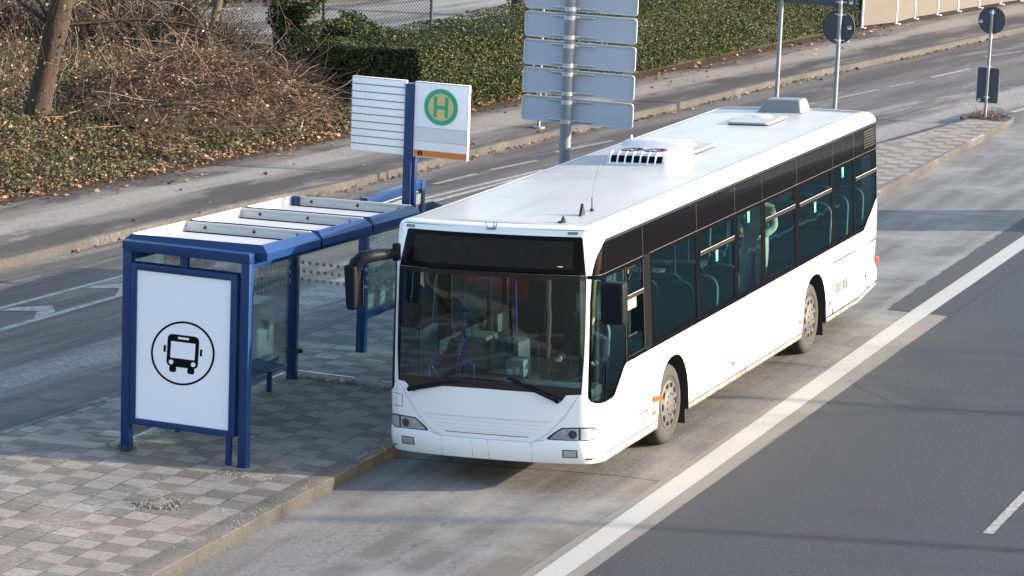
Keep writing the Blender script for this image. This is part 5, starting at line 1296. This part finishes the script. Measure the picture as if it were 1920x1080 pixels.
mb = MB(); mb.box((.48, 1.62, 1.15), (.86, 1.655, 1.95)); mb.build('partition_panel', plain('partition_pale', (.60, .66, .65), .6), bus)
seat(.68, 1.25, .92)
mb = MB(); mb.box((-.75, 1.9, .9), (-.35, 2.3, 1.28), .06); mb.box((-1.1, 2.0, .9), (-.8, 2.4, 1.3), .05); mb.build('luggage_box', plain('box_pale', (.10, .115, .115), .6), bus)
mb = MB(); mb.tube([(.95, .62, 1.3), (.97, .7, 1.6), (1.0, .75, 1.85)], .014, 6); mb.build('cab_fan_arm', M_STEELBASE, bus)
# bags of cable on the front window shelf: route plate in the corner
mb = MB(); mb.lathe([(0, 0), (0, .1), (.012, .1), (.012, 0)], (0, 0, 0), 'y', 24); mb.v = [(x * 1.0 + .93, y + .58, z * .55 + 1.90) for x, y, z in mb.v]; mb.build('cab_fan', plain('fan_blue', (.04, .10, .35), .5), bus)

# ------------------------------------------------------------------ people inside
def figure(name, joints, edges, radii, mat, loc, root=0):
    me = bpy.data.meshes.new(name); me.from_pydata([tuple(Vector(j) + Vector(loc)) for j in joints], edges, [])
    o = bpy.data.objects.new(name, me); COL.objects.link(o); me.materials.append(mat)
    sk = o.modifiers.new('skin', 'SKIN'); sub = o.modifiers.new('sub', 'SUBSURF'); sub.levels = 1; sub.render_levels = 2
    sv_ = me.skin_vertices[0].data
    for i, r in enumerate(radii): sv_[i].radius = (r, r) if not isinstance(r, tuple) else r
    sv_[root].use_root = True
    for p in me.polygons: p.use_smooth = True
    return o
M_COAT = plain('coat_pale', (.62, .62, .50), .9, var=.3, scale=18); M_SKIN = plain('skin', (.50, .30, .22), .6); M_HAIR = plain('hair_dark', (.03, .02, .015), .8); M_DARKCL = plain('dark_clothes', (.03, .04, .07), .9)
def busloc(x, y, z):
    dx = x - 1.1; return Vector((1.1 + dx * math.cos(LEAN) - z * math.sin(LEAN), y, dx * math.sin(LEAN) + z * math.cos(LEAN)))
def head(par, c, mat=M_SKIN):
    bm = bmesh.new(); bmesh.ops.create_uvsphere(bm, u_segments=20, v_segments=14, radius=.5)
    for v in bm.verts:
        x, y, z = v.co; w = 1 - .25 * max(0, -z); v.co = Vector((x * .155 * w * 1., y * .195 * w, z * .235))
        if y < 0 and abs(x) < .13 and -.12 < z < .06: v.co.y -= .018 * (1 - abs(x) / .13)
        if y < -.1 and .03 < z < .16 and .08 < abs(x) < .3: v.co.y += .008
    mb = MB(); mb.bm(bm); mb.v = [tuple(Vector(v) + c) for v in mb.v]; h = mb.build('head', mat, par, 180)
    bm = bmesh.new(); bmesh.ops.create_uvsphere(bm, u_segments=20, v_segments=12, radius=.5)
    for v in bm.verts: v.co = Vector((v.co.x * .175, v.co.y * .215 + .012, v.co.z * .20 + .035))
    bmesh.ops.delete(bm, geom=[v for v in bm.verts if v.co.z < .0 and v.co.y < .02], context='VERTS')
    mb = MB(); mb.bm(bm); mb.v = [tuple(Vector(v) + c) for v in mb.v]; mb.build('hair', M_HAIR, par, 180)
def hand(par, c, d, sgn=1):
    mb = MB(); d = Vector(d).normalized(); s_ = d.cross(Vector((0, 0, 1))).normalized() * sgn; u_ = s_.cross(d)
    mb.tube([c, c + d * .04, c + d * .085], [.026, .032, .028], 8)
    for k, L in enumerate((.065, .075, .07, .055)):
        b = c + d * .08 + s_ * (k - 1.5) * .018; mb.tube([b, b + d * L * .5 - Vector((0, 0, .006)), b + d * L * .8 - Vector((0, 0, .03))], [.0095, .009, .007], 6)
    b = c + d * .03 - s_ * .025; mb.tube([b, b + d * .03 - s_ * .03, b + d * .055 - s_ * .032], [.011, .010, .008], 6)
    mb.build('hand', M_SKIN, par, 60)
def stand_person():
    J = [(0, 0, .95), (0, 0, 1.15), (0, -.01, 1.38), (0, -.01, 1.50), (.10, 0, .90), (.11, -.02, .50), (.11, .02, .10), (.11, -.12, .05), (-.10, 0, .90), (-.11, -.02, .50), (-.11, .02, .10), (-.11, -.12, .05),
         (.19, 0, 1.40), (.26, -.02, 1.16), (.16, -.22, 1.06), (-.19, 0, 1.40), (-.26, -.02, 1.16), (-.14, -.22, 1.08)]
    Eg = [(0, 1), (1, 2), (2, 3), (0, 4), (4, 5), (5, 6), (6, 7), (0, 8), (8, 9), (9, 10), (10, 11), (2, 12), (12, 13), (13, 14), (2, 15), (15, 16), (16, 17)]
    Rr = [(.19, .14), (.17, .13), (.18, .12), .06, .11, .08, .06, .04, .11, .08, .06, .04, .085, .07, .055, .085, .07, .055]
    b = busloc(.50, 8.25, .615)
    p = figure('person', J, Eg, Rr, M_COAT, b); tag(p, 'standing passenger in a pale coat seen through the side window', 'person')
    head(p, b + Vector((0, -.02, 1.64))); hand(p, b + Vector((.15, -.25, 1.05)), (-.3, -1, 0)); hand(p, b + Vector((-.13, -.25, 1.07)), (.3, -1, 0), -1)
stand_person()
def driver():
    b = busloc(.68, 1.30, .50)
    J = [(0, 0, .52), (0, .04, .75), (0, .02, .98), (0, 0, 1.10), (.10, -.05, .50), (.12, -.45, .50), (.12, -.50, .10), (.12, -.60, .04), (-.10, -.05, .50), (-.12, -.45, .50), (-.12, -.50, .10), (-.12, -.60, .04),
         (.19, .02, .98), (.25, -.14, .78), (.20, -.36, .80), (-.19, .02, .98), (-.25, -.14, .78), (-.18, -.36, .82)]
    Eg = [(0, 1), (1, 2), (2, 3), (0, 4), (4, 5), (5, 6), (6, 7), (0, 8), (8, 9), (9, 10), (10, 11), (2, 12), (12, 13), (13, 14), (2, 15), (15, 16), (16, 17)]
    Rr = [(.17, .13), (.16, .12), (.17, .11), .055, .09, .075, .055, .04, .09, .075, .055, .04, .08, .055, .04, .08, .055, .04]
    p = figure('person', J, Eg, Rr, M_DARKCL, b); tag(p, 'bus driver in dark clothes sitting at the wheel behind the windscreen', 'person')
    head(p, b + Vector((0, -.02, 1.24))); hand(p, b + Vector((.20, -.37, .80)), (-.1, -1, .1)); hand(p, b + Vector((-.18, -.37, .82)), (.1, -1, .1), -1)
driver()
# ------------------------------------------------------------------ leaves, twigs, hedge, trees
def leaf_quads(P, size, tilt=.9, aspect=.62, up=None):
    """P (n,3) centres -> quads with random turn"""
    n = len(P); s = size * RNG.uniform(.6, 1.35, n)
    th = RNG.uniform(0, 2 * np.pi, n); a = np.stack([np.cos(th), np.sin(th), RNG.normal(0, tilt * .5, n)], 1); a /= np.linalg.norm(a, axis=1)[:, None]
    nv = RNG.normal(0, tilt, (n, 3)); nv[:, 2] += 1.0
    if up is not None: nv += up
    b = np.cross(nv, a); b /= np.linalg.norm(b, axis=1)[:, None] + 1e-9
    a = a * s[:, None]; b = b * (s * aspect)[:, None]
    k = np.cross(a, b); k /= np.linalg.norm(k, axis=1)[:, None] + 1e-9
    fold = k * (s * RNG.uniform(.05, .3, n))[:, None]
    V = np.stack([P - a * .5, P - b * .5 + fold, P + a * .5, P + b * .5 + fold], 1).reshape(-1, 3)
    F = np.arange(4 * n).reshape(n, 4)
    return V, F
def twigs(paths, r0, r1, nseg_sides=3):
    V = []; F = []; o = 0
    for pts in paths:
        pts = np.asarray(pts); m = len(pts)
        d = np.gradient(pts, axis=0); d /= np.linalg.norm(d, axis=1)[:, None] + 1e-9
        a = np.cross(d, [0.3, .2, 1.]); a /= np.linalg.norm(a, axis=1)[:, None] + 1e-9; b = np.cross(d, a)
        R = np.linspace(r0, r1, m)[:, None]
        for k in range(3):
            t = 2 * np.pi * k / 3; V.append(pts + (a * np.cos(t) + b * np.sin(t)) * R)
        idx = o + np.arange(m)
        for k in range(3):
            k2 = (k + 1) % 3; A = idx + k * m; B = idx + k2 * m
            F.append(np.stack([A[:-1], B[:-1], B[1:], A[1:]], 1))
        o += 3 * m
    return np.concatenate(V), np.concatenate(F)
def arc_path(p, d, L, n=7, bend=.35, grav=-.25):
    p = np.array(p, float); d = np.array(d, float); d /= np.linalg.norm(d); out = [p.copy()]
    w = RNG.normal(0, bend, 3)
    for i in range(n):
        d = d + w * .18 + np.array([0, 0, grav * .15]) + RNG.normal(0, .08, 3); d /= np.linalg.norm(d); p = p + d * L / n; out.append(p.copy())
    return np.array(out)
def in_view(x, y, z, m=.06):
    c = M.inverted() @ Vector((x, y, z)); u = c.x / -c.z * cam_d.lens / 36; v = c.y / -c.z * cam_d.lens / 36
    return abs(u) < .5 + m and abs(v) < .28125 + m
# --- leaves lying over the bank
def scatter_bank(n, tmax, y0, y1, edge=.15):
    P = []
    while len(P) < n:
        y = random.uniform(y0, y1); t = random.uniform(-edge, tmax); x = back_x(y) - t
        if t < .1 and random.random() < .6: continue
        z = terr(x, y) if t > 0 else .02
        if in_view(x, y, z): P.append((x, y, z))
    return np.array(P)
P = scatter_bank(80000, 13, 9, 33)
clump = np.array([mnoise.noise(Vector((p[0] * .9, p[1] * .7, 2))) for p in P])
zn = RNG.uniform(.0, .07, len(P)); P[:, 2] += zn
dry = P[(clump < .18) | (RNG.random(len(P)) < .35)]
V, F = leaf_quads(dry, .078, .6, .7); struct(np_obj('leaf_litter', V, F, M_DRY), 'stuff')['label'] = 'brown fallen leaves covering the bank'
P = scatter_bank(48000, 13, 9, 33, 0)
clump = np.array([mnoise.noise(Vector((p[0] * .7, p[1] * .5, 7))) for p in P])
iv = P[(clump > -.22) | (RNG.random(len(P)) < .25)]; iv[:, 2] += RNG.uniform(.02, .16, len(iv))
V, F = leaf_quads(iv, .052, .8, .85); struct(np_obj('ivy_ground_cover', V, F, M_IVY), 'stuff')
# bare stems and dead stalks on the bank
paths = []
for _ in range(1500):
    y = random.uniform(10, 30); t = random.uniform(.3, 12); x = back_x(y) - t; z = terr(x, y)
    if not in_view(x, y, z, .02): continue
    paths.append(arc_path((x, y, z), (random.gauss(0, .6), random.gauss(0, .6), random.uniform(.2, 1.2)), random.uniform(.25, .9), 5, .5, -.5))
V, F = twigs(paths, .006, .003); struct(np_obj('dead_stalks', V, F, M_TWIG), 'stuff')
# brushwood heap: from about (-17,20) to (-14,27)
paths = []
def heap_h(x, y):
    u = (x + 15.7) / 2.2; v = (y - 23.4) / 4.4
    return max(0, 1 - u * u - v * v) ** .7 * .85
for _ in range(3000):
    x = random.gauss(-15.7, 1.2); y = random.gauss(23.4, 2.3); h = heap_h(x, y)
    if h <= 0 and random.random() < .8: continue
    z = terr(x, y) + h * random.uniform(.2, 1.05) + .03
    an = random.gauss(-.5, .9); paths.append(arc_path((x, y, z), (math.cos(an), math.sin(an) * 1.0, random.uniform(-.25, .45)), random.uniform(.5, 1.9), 7, .55, -.55))
V, F = twigs(paths, .0075, .003); struct(np_obj('brushwood', V, F, M_TWIG), 'stuff')['label'] = 'tangled heap of cut brown branches on the bank'
P = []
for _ in range(9000):
    x = random.gauss(-15.6, 1.25); y = random.gauss(23.8, 2.3); h = heap_h(x, y)
    if h > .05: P.append((x, y, terr(x, y) + h * random.uniform(.5, 1.05)))
V, F = leaf_quads(np.array(P), .07, 1.2, .7); struct(np_obj('brushwood_leaves', V, F, M_DRY), 'stuff')
# heap core so that the middle stays dense
V = []; n_ = 24
for j in range(n_ + 1):
    for i in range(n_ + 1):
        x = -17.9 + 4.6 * i / n_; y = 19.4 + 9 * j / n_; V.append((x, y, terr(x, y) - .05 + heap_h(x, y) * .72 + (mnoise.noise(Vector((x * 3, y * 3, 0))) * .12 if heap_h(x, y) > .1 else 0)))
struct(mesh_obj('brushwood_core', V, [(j * (n_ + 1) + i, j * (n_ + 1) + i + 1, (j + 1) * (n_ + 1) + i + 1, (j + 1) * (n_ + 1) + i) for j in range(n_) for i in range(n_)], M_SOIL, smooth=180), 'stuff')
# --- stray leaves in the gutter and on the pavement
P = []
for _ in range(260):
    y = random.uniform(10, 52); x = lerp_tab(KT, y) + abs(random.gauss(0, .12)) + .01; P.append((x, y, ZR + .02))
for _ in range(420):
    y = random.uniform(10, 52); x = back_x(y) + abs(random.gauss(0, .5)); P.append((x, y, .015))
for _ in range(60): P.append((random.uniform(-13, -9), random.uniform(12, 40), .015))
V, F = leaf_quads(np.array(P), .11, .35, .8); struct(np_obj('stray_leaves', V, F, M_DRY), 'stuff')
# dirt line in the kerb gutter of the platform and weeds by the shelter
P = []
for _ in range(700):
    k = random.random()
    if k < .2: P.append((random.gauss(-4.15, .08), random.gauss(-.80, .06), .02))
    elif k < .7: P.append((random.uniform(-4.2, -2.7), random.gauss(3.50, .05), .015))
    else: P.append((random.gauss(-4.15, .05), random.uniform(-.6, 3.4), .01))
paths = [arc_path(p, (random.gauss(0, .6), random.gauss(0, .6), .6), random.uniform(.04, .11), 3, .4, -.3) for p in P]
V, F = twigs(paths, .003, .001); M_GRASS = leaf_mat('weed_green', [(0, (.05, .08, .02)), (.6, (.12, .16, .05)), (1, (.22, .18, .10))], .7)
struct(np_obj('weeds', V, F, M_GRASS), 'stuff')
# weeds and litter on the island tip
P = [(random.uniform(-2.65, -2.0), random.uniform(33.75, 34.6), .01) for _ in range(260)]
paths = [arc_path(p, (random.gauss(0, .6), random.gauss(0, .6), .6), random.uniform(.06, .22), 3, .4, -.3) for p in P]
V, F = twigs(paths, .005, .002); struct(np_obj('tip_weeds', V, F, M_TWIG), 'stuff')
# grit and crumbled paver
P = []
for _ in range(900):
    a = random.random()
    if a < .35: P.append((random.gauss(-2.75, .25), random.gauss(-2.55, .18), .004))
    elif a < .6: P.append((random.gauss(-2.45, .25), random.gauss(-1.15, .12), .004))
    elif a < .8: P.append((random.gauss(-1.62, .06), random.uniform(-3.4, -1.0), .006))
    else: P.append((random.uniform(-5.5, -1.6), random.uniform(-6, 0), .004))
V, F = leaf_quads(np.array(P), .016, .6, .8); struct(np_obj('grit', V, F, plain('grit_pale', (.26, .245, .22), .9)), 'stuff')
# broken slab
mb = MB(); r9 = random.Random(9)
for _ in range(150):
    t = r9.random()
    if t < .5: x, y = r9.gauss(-2.98 + .42 * r9.random(), .02), -2.78 + r9.gauss(0, .045)
    else: x, y = -2.55 + r9.gauss(0, .035), -2.80 + .33 * r9.random()
    s_ = r9.uniform(.008, .028); mb.box((x, y, .0), (x + s_, y + s_ * r9.uniform(.6, 1.4), s_ * .6), .003)
struct(mb.build('slab_rubble', plain('rubble', (.15, .135, .115), .9, var=.4, scale=20), smooth=None), 'stuff')

# --- clipped hedge along the pavement
def hedge_top(y): return 1.42 + .0 * y + (max(0, y - 26.4) / 24) * .55
def hedge():
    root = empty('clipped_hedge', 'long clipped evergreen hedge along the far pavement behind the direction boards', 'hedge', (-12, 26.4, 0)); org = np.array([-12, 26.4, 0.])
    y0, y1 = 26.4, 50.0; W = 2.3
    # core
    V = []; ysx = np.arange(y0 + .12, y1, 1.0)
    for y in ysx:
        x = back_x(y) - .22; h = hedge_top(y) - .12
        V += [(x, y, .0), (x, y, h * .8), (x - .12, y, h), (x - W + .3, y, h), (x - W + .2, y, 0)]
    n = 5; F = [(j * n + i, j * n + i + 1, (j + 1) * n + i + 1, (j + 1) * n + i) for j in range(len(ysx) - 1) for i in range(4)] + [(0, 1, 2, 3, 4)]
    V = [tuple(np.array(v) - org) for v in V]
    mesh_obj('branches', V, F, M_HEDGED, root)
    P = []; U = []
    def bumpy(x, y, z): return mnoise.noise(Vector((x * 1.2, y * .9, z * 1.2))) * .13 + mnoise.noise(Vector((x * 4, y * 3, z * 4))) * .05
    for _ in range(125000):      # front, top, end
        k = random.random()
        y = y0 + (y1 - y0) * random.random() ** 1.25; hh = hedge_top(y)
        if k < .66: x, z = 0., random.uniform(.05, 1) * hh; u = (1, 0, 0)
        else: x, z = random.uniform(0, W), hh; u = (0, 0, 1)
        d = bumpy(x, y, z) - random.random() ** 2 * .22
        if k < .66: X = back_x(y) - .08 + d - (.1 * (z / hh) ** 4); Z = z
        else: X = back_x(y) - .1 - x; Z = z + d
        P.append((X, y, Z)); U.append(u)
    for _ in range(9000):
        x = random.uniform(0, W); z = random.uniform(.02, 1) * hedge_top(y0); d = bumpy(x + 9, 1, z) - random.random() ** 2 * .14
        P.append((back_x(y0) - .1 - x, y0 - d, z)); U.append((0, -1, 0))
    P = np.array(P) - org; V, F = leaf_quads(P, .055, 1.0, .62, np.array(U) * .6); np_obj('leaves', V, F, M_HEDGE, root)
hedge()
def loose_shrub(name, label, c, rx, ry, rz, n, mat, stems=8, leaf=.075, gap=.1, cat='shrub', group=None):
    root = empty(name, label, cat, c, group)
    P = []
    while len(P) < n:
        v = RNG.normal(0, 1, 3); v /= np.linalg.norm(v); r = RNG.random() ** .38
        p = v * r * np.array([rx, ry, rz]) + np.array([0, 0, rz * .95])
        if p[2] < .02: continue
        if mnoise.noise(Vector(((p[0] + c[0]) * 1.7, (p[1] + c[1]) * 1.7, p[2] * 1.9))) < gap - .1: continue
        P.append(p)
    V, F = leaf_quads(np.array(P), leaf, 1., .6); np_obj('leaves', V, F, mat, root)
    paths = [arc_path((0, 0, 0), (random.gauss(0, .5), random.gauss(0, .5), 1), rz * random.uniform(1.2, 1.9), 7, .3, -.1) for _ in range(stems)]
    V, F = twigs(paths, .022, .008); np_obj('stems', V, F, M_BARK, root)
    return root
loose_shrub('evergreen_shrub', 'dark evergreen shrub leaning out from the near end of the clipped hedge', (-14.7, 28.0, .35), 1.5, 1.1, .72, 15000, M_HEDGE, 12)
loose_shrub('evergreen_shrub', 'bushy evergreen shrub with open gaps growing round the green fence post', (-17.0, 30.2, .42), .85, .5, .85, 6000, M_HEDGE, 9, gap=.24)
loose_shrub('evergreen_shrub', 'thin evergreen shrub straggling over the fence between the bushy one and the hedge', (-15.7, 29.9, .50), .85, .5, .62, 4200, M_HEDGE, 7, gap=.2)
loose_shrub('evergreen_shrub', 'dark leafy shrub at the foot of the slim light-barked tree', (-20.6, 31.0, .42), .7, .5, .6, 3500, M_IVY, 8)
# thicket of dry stems with clinging leaves along the fence and over the bank at the top left
paths = []; LP = []
for _ in range(4600):
    k = random.random()
    if k < .75: x = random.uniform(-30, -18.6); y = 30.4 + random.gauss(0, .5) - .05 * (x + 18); h = random.uniform(.7, 1.9) * (1.0 if x < -20.5 else .7)
    else: x = random.uniform(-24, -15); y = random.uniform(19, 30); h = random.uniform(.3, 1.1)
    z = terr(x, y)
    q = arc_path((x, y, z), (random.gauss(0, .45), random.gauss(0, .45), 1), h, 6, .5, -.35); paths.append(q)
    if random.random() < .75:
        for _ in range(4): s_ = q[random.randint(2, 6)]; LP.append(s_ + RNG.normal(0, .07, 3))
V, F = twigs(paths, .0065, .003); struct(np_obj('thicket_stems', V, F, M_TWIG), 'stuff')['label'] = 'dry brown stems along the fence'
V, F = leaf_quads(np.array(LP), .065, 1.2, .6); struct(np_obj('thicket_leaves', V, F, M_DRY), 'stuff')
Q = []
for _ in range(16000):
    x = random.uniform(-30, -20.2); y = 30.9 + random.gauss(0, .35) - .05 * (x + 18); z = random.random() ** 1.3 * 1.55
    if mnoise.noise(Vector((x * .8, 3, z * 1.1))) < .02: continue
    Q.append((x, y, .45 + z))
V, F = leaf_quads(np.array(Q), .07, 1.2, .7); struct(np_obj('fence_ivy', V, F, M_IVY), 'stuff')
# far side of the upper road: one mass of undergrowth and leaves
P = []
for _ in range(30000):
    t = random.random() * 7; q = t - int(t); i = min(int(t), 6); a, b = pk[i], pk[i + 1]
    x = a[0] + (b[0] - a[0]) * q; y = a[1] + (b[1] - a[1]) * q; d = abs(random.gauss(0, 2.2)) + .35
    P.append((x - d * .75, y + d * .65, .62 + min(1.7, d * .35) * random.random()))
V, F = leaf_quads(np.array(P), .11, 1.1, .7); struct(np_obj('far_undergrowth', V, F, M_DRY), 'stuff')
P2 = np.array(P[:12000]) + np.array([-1.2, 1.2, .15]); V, F = leaf_quads(P2, .12, 1.1, .7); struct(np_obj('far_ivy', V, F, M_IVY), 'stuff')

# --- trees
def limb(p0, d, L, r, n=9, bend=.3, grav=.05): return arc_path(p0, d, L, n, bend, grav)
def tree(name, label, base, lean, H, r0, bark, nb=10, twn=60, low=1.0, group=None, ivy=0, droop=-.3, tw=.009, tl=(.6, 1.7)):
    root = empty(name, label, 'tree', base, group)
    n = 14; P = []; d = Vector(lean).normalized()
    p = Vector((0, 0, -.3))
    for i in range(n + 1):
        P.append(p.copy()); dd = d + Vector((RNG.normal(0, .05), RNG.normal(0, .05), .0)) + Vector((0, 0, .04 * i)); dd.normalize(); p = p + dd * H / n
    Rr = [max(.04, r0 * (1 - .055 * i) * (1.25 if i == 0 else 1)) for i in range(n + 1)]
    mb = MB(); mb.tube(P, Rr, 18)
    for k, v in enumerate(mb.v):
        q = mnoise.noise(Vector((v[0] * 4, v[1] * 4, v[2] * 1.2))) * r0 * .28; c_ = Vector((v[0], v[1], 0)); mb.v[k] = (v[0] + q, v[1] + q * .6, v[2])
    mb.build('trunk', bark, root, 180)
    bp = []; tp = []; tips = []
    for k in range(nb):
        i = random.randint(int(n * low), n); a = random.uniform(0, 2 * math.pi)
        q = arc_path(P[i], (math.cos(a), math.sin(a), random.uniform(.0, .8)), random.uniform(1.5, 3.6), 9, .35, droop * .5); bp.append(q)
        for j in range(twn // 6):
            s_ = q[random.randint(2, 9)]; a2 = random.uniform(0, 6.28); t_ = arc_path(s_, (math.cos(a2), math.sin(a2), random.uniform(-.6, .5)), random.uniform(*tl), 6, .5, droop); tp.append(t_)
            for _ in range(2):
                s2 = t_[random.randint(2, 6)]; tp.append(arc_path(s2, RNG.normal(0, 1, 3) + [0, 0, -.2], random.uniform(.2, .6), 4, .6, droop))
    V, F = twigs(bp, r0 * .2, .014); np_obj('branch', V, F, bark, root)
    V, F = twigs(tp, tw, .003); np_obj('crown', V, F, M_TWIG, root)
    if ivy:
        Q = []
        for _ in range(ivy):
            i = random.uniform(0, 8); a = random.uniform(0, 6.28); b0 = P[int(i)].lerp(P[int(i) + 1], i - int(i)); r_ = r0 * (1 - .05 * i) * random.uniform(1.0, 1.45); Q.append((b0.x + math.cos(a) * r_, b0.y + math.sin(a) * r_, b0.z))
        V, F = leaf_quads(np.array(Q), .07, 1.3, .8); np_obj('ivy', V, F, M_IVY, root)
    return root
tree('leaning_tree', 'old thick tree leaning to the right with a rough ivy-clad trunk on the bank', (-16.85, 18.6, .45), (.20, .06, 1), 7.5, .26, M_BARKM, 22, 80, .22, ivy=260, droop=-1.1, tw=.006)
tree('slim_tree', 'slim light-barked tree leaning behind the brushwood heap', (-19.0, 29.4, .5), (.26, 0, 1), 5.5, .13, M_BARK2, 14, 70, .12, ivy=120, droop=-.9)
tree('roadside_tree', 'dark trunk standing at the edge of the upper road behind the hedge', (-16.0, 40.8, .55), (-.05, 0, 1), 7, .24, M_BARK, 8, 30, .6, ivy=700)
tree('dark_tree', 'dark trunk in the shade beyond the fence, second from the top left corner', (-24.3, 33.8, .5), (.1, 0, 1), 6, .20, M_BARK, 8, 50, .35, ivy=500, droop=-.5)
# saplings in front of the hedge end
for i, (x, y, L, h) in enumerate(((-14.4, 24.6, 'bare sapling with two thin stems in front of the dark shrub', 1.5), (-15.2, 26.6, 'low bare bush of curved reddish stems beside the brushwood heap', 1.1))):
    r_ = empty('bare_sapling', L, 'shrub', (x, y, terr(x, y) - .02)); ps = []
    for k in range(9 if i else 4):
        q = arc_path((0, 0, 0), (random.gauss(0, .35 + i * .5), random.gauss(0, .35 + i * .3), 1), h * random.uniform(.7, 1.1), 8, .3, -.1 - i * .4); ps.append(q)
        for _ in range(7): ps.append(arc_path(q[random.randint(3, 8)], (random.gauss(0, 1), random.gauss(0, 1), .5), random.uniform(.15, .5), 4, .4, 0))
    V, F = twigs(ps, .010, .004); np_obj('stems', V, F, M_TWIG, r_)
# trees to the right of the picture: only their branch shadows fall on the road
for i, (x, y) in enumerate(((27, 6.5), (24, 12), (31, 18))):
    tree('street_tree', ['bare street tree on the verge across the road, nearest to the bridge', 'bare street tree on the verge across the road, middle of three', 'bare street tree on the verge across the road, farthest from the bridge'][i], (x, y, 0), (.02, .03, 1), 9.5, .20, M_BARK, 10, 60, .35, 'street trees across the road', droop=.1, tw=.016, tl=(1.0, 2.4))

# ------------------------------------------------------------------ behind the camera: footbridge, trees and unseen shapes added for the windscreen reflection
fb = empty('footbridge', 'grey concrete footbridge with railings crossing the road', 'footbridge', (0, -34, 0))
mb = MB(); mb.box((-45, -2, 6.2), (40, 1.6, 6.75), .05); mb.build('deck', plain('bridge_concrete', (.30, .29, .27), .85), fb)
mb = MB()
for k in range(0, 560): mb.box((-44.8 + k * .15, 1.42, 6.75), (-44.77 + k * .15, 1.45, 7.75))
mb.box((-45, 1.40, 7.75), (40, 1.47, 7.81)); mb.build('railing', M_ALU, fb)
for x in (-30, -4.2, 20): mb = MB(); mb.box((x, -1.2, -.2), (x + .7, .8, 6.2), .04); mb.build('pier', plain('bridge_concrete', (.30, .29, .27), .85), fb)
V = []; nx = 40
for i in range(nx + 1):
    x = -130 + 150 * i / nx
    for j, (yy_, hh_) in enumerate(((-58, -.2), (-64, 5), (-72, 13), (-80, 19))):
        V.append((x, yy_ + 2 * mnoise.noise(Vector((x * .1, j, 0))), hh_ * (1 + .25 * mnoise.noise(Vector((x * .08, j * 2., 3)))) * min(1, (20 - x) / 30 + .1)))
struct(mesh_obj('sky_blocking_slope', V, [(i * 4 + j, (i + 1) * 4 + j, (i + 1) * 4 + j + 1, i * 4 + j + 1) for i in range(nx) for j in range(3)], plain('slope_brown', (.045, .04, .028), .95, var=.5, scale=2), smooth=180))  # unseen slope, added to block the low sky in the front glass
ob = empty('reflection_wall', 'unseen low pale parapet added behind the footbridge for the windscreen to reflect', 'wall', (-25, -54, 0))  # made-up parapet, gives the windscreen a pale band to reflect
mb = MB(); mb.box((-22, -.2, -.2), (20, .2, .9)); mb.build('parapet', plain('parapet_pale', (.26, .24, .21), .85, var=.3, scale=3), ob)

for i, (x, y) in enumerate(((-13, -41), (-19, -47), (-26, -43))):
    tree('park_tree', ['bare tree behind the footbridge nearest to the bus lane', 'bare tree behind the footbridge, middle of three', 'bare tree behind the footbridge farthest from the bus lane'][i], (x, y, -.2), (.05, .0, 1), 9, .3, M_BARK, 14, 40, .3, 'park trees behind the footbridge', droop=.1, tw=.03, tl=(1.0, 2.6))

mb = MB(); mb.box((-24, -1.2, 1.9), (-6, -.8, 3.0)); o = mb.build('reflection_board', plain('board_orange', (.20, .055, .02), .7, var=.3)); o.location = (-6, -50, 0); tag(o, 'long dull orange board added unseen behind the footbridge for the windscreen to reflect', 'board')  # unseen board, added for its orange in the windscreen reflection
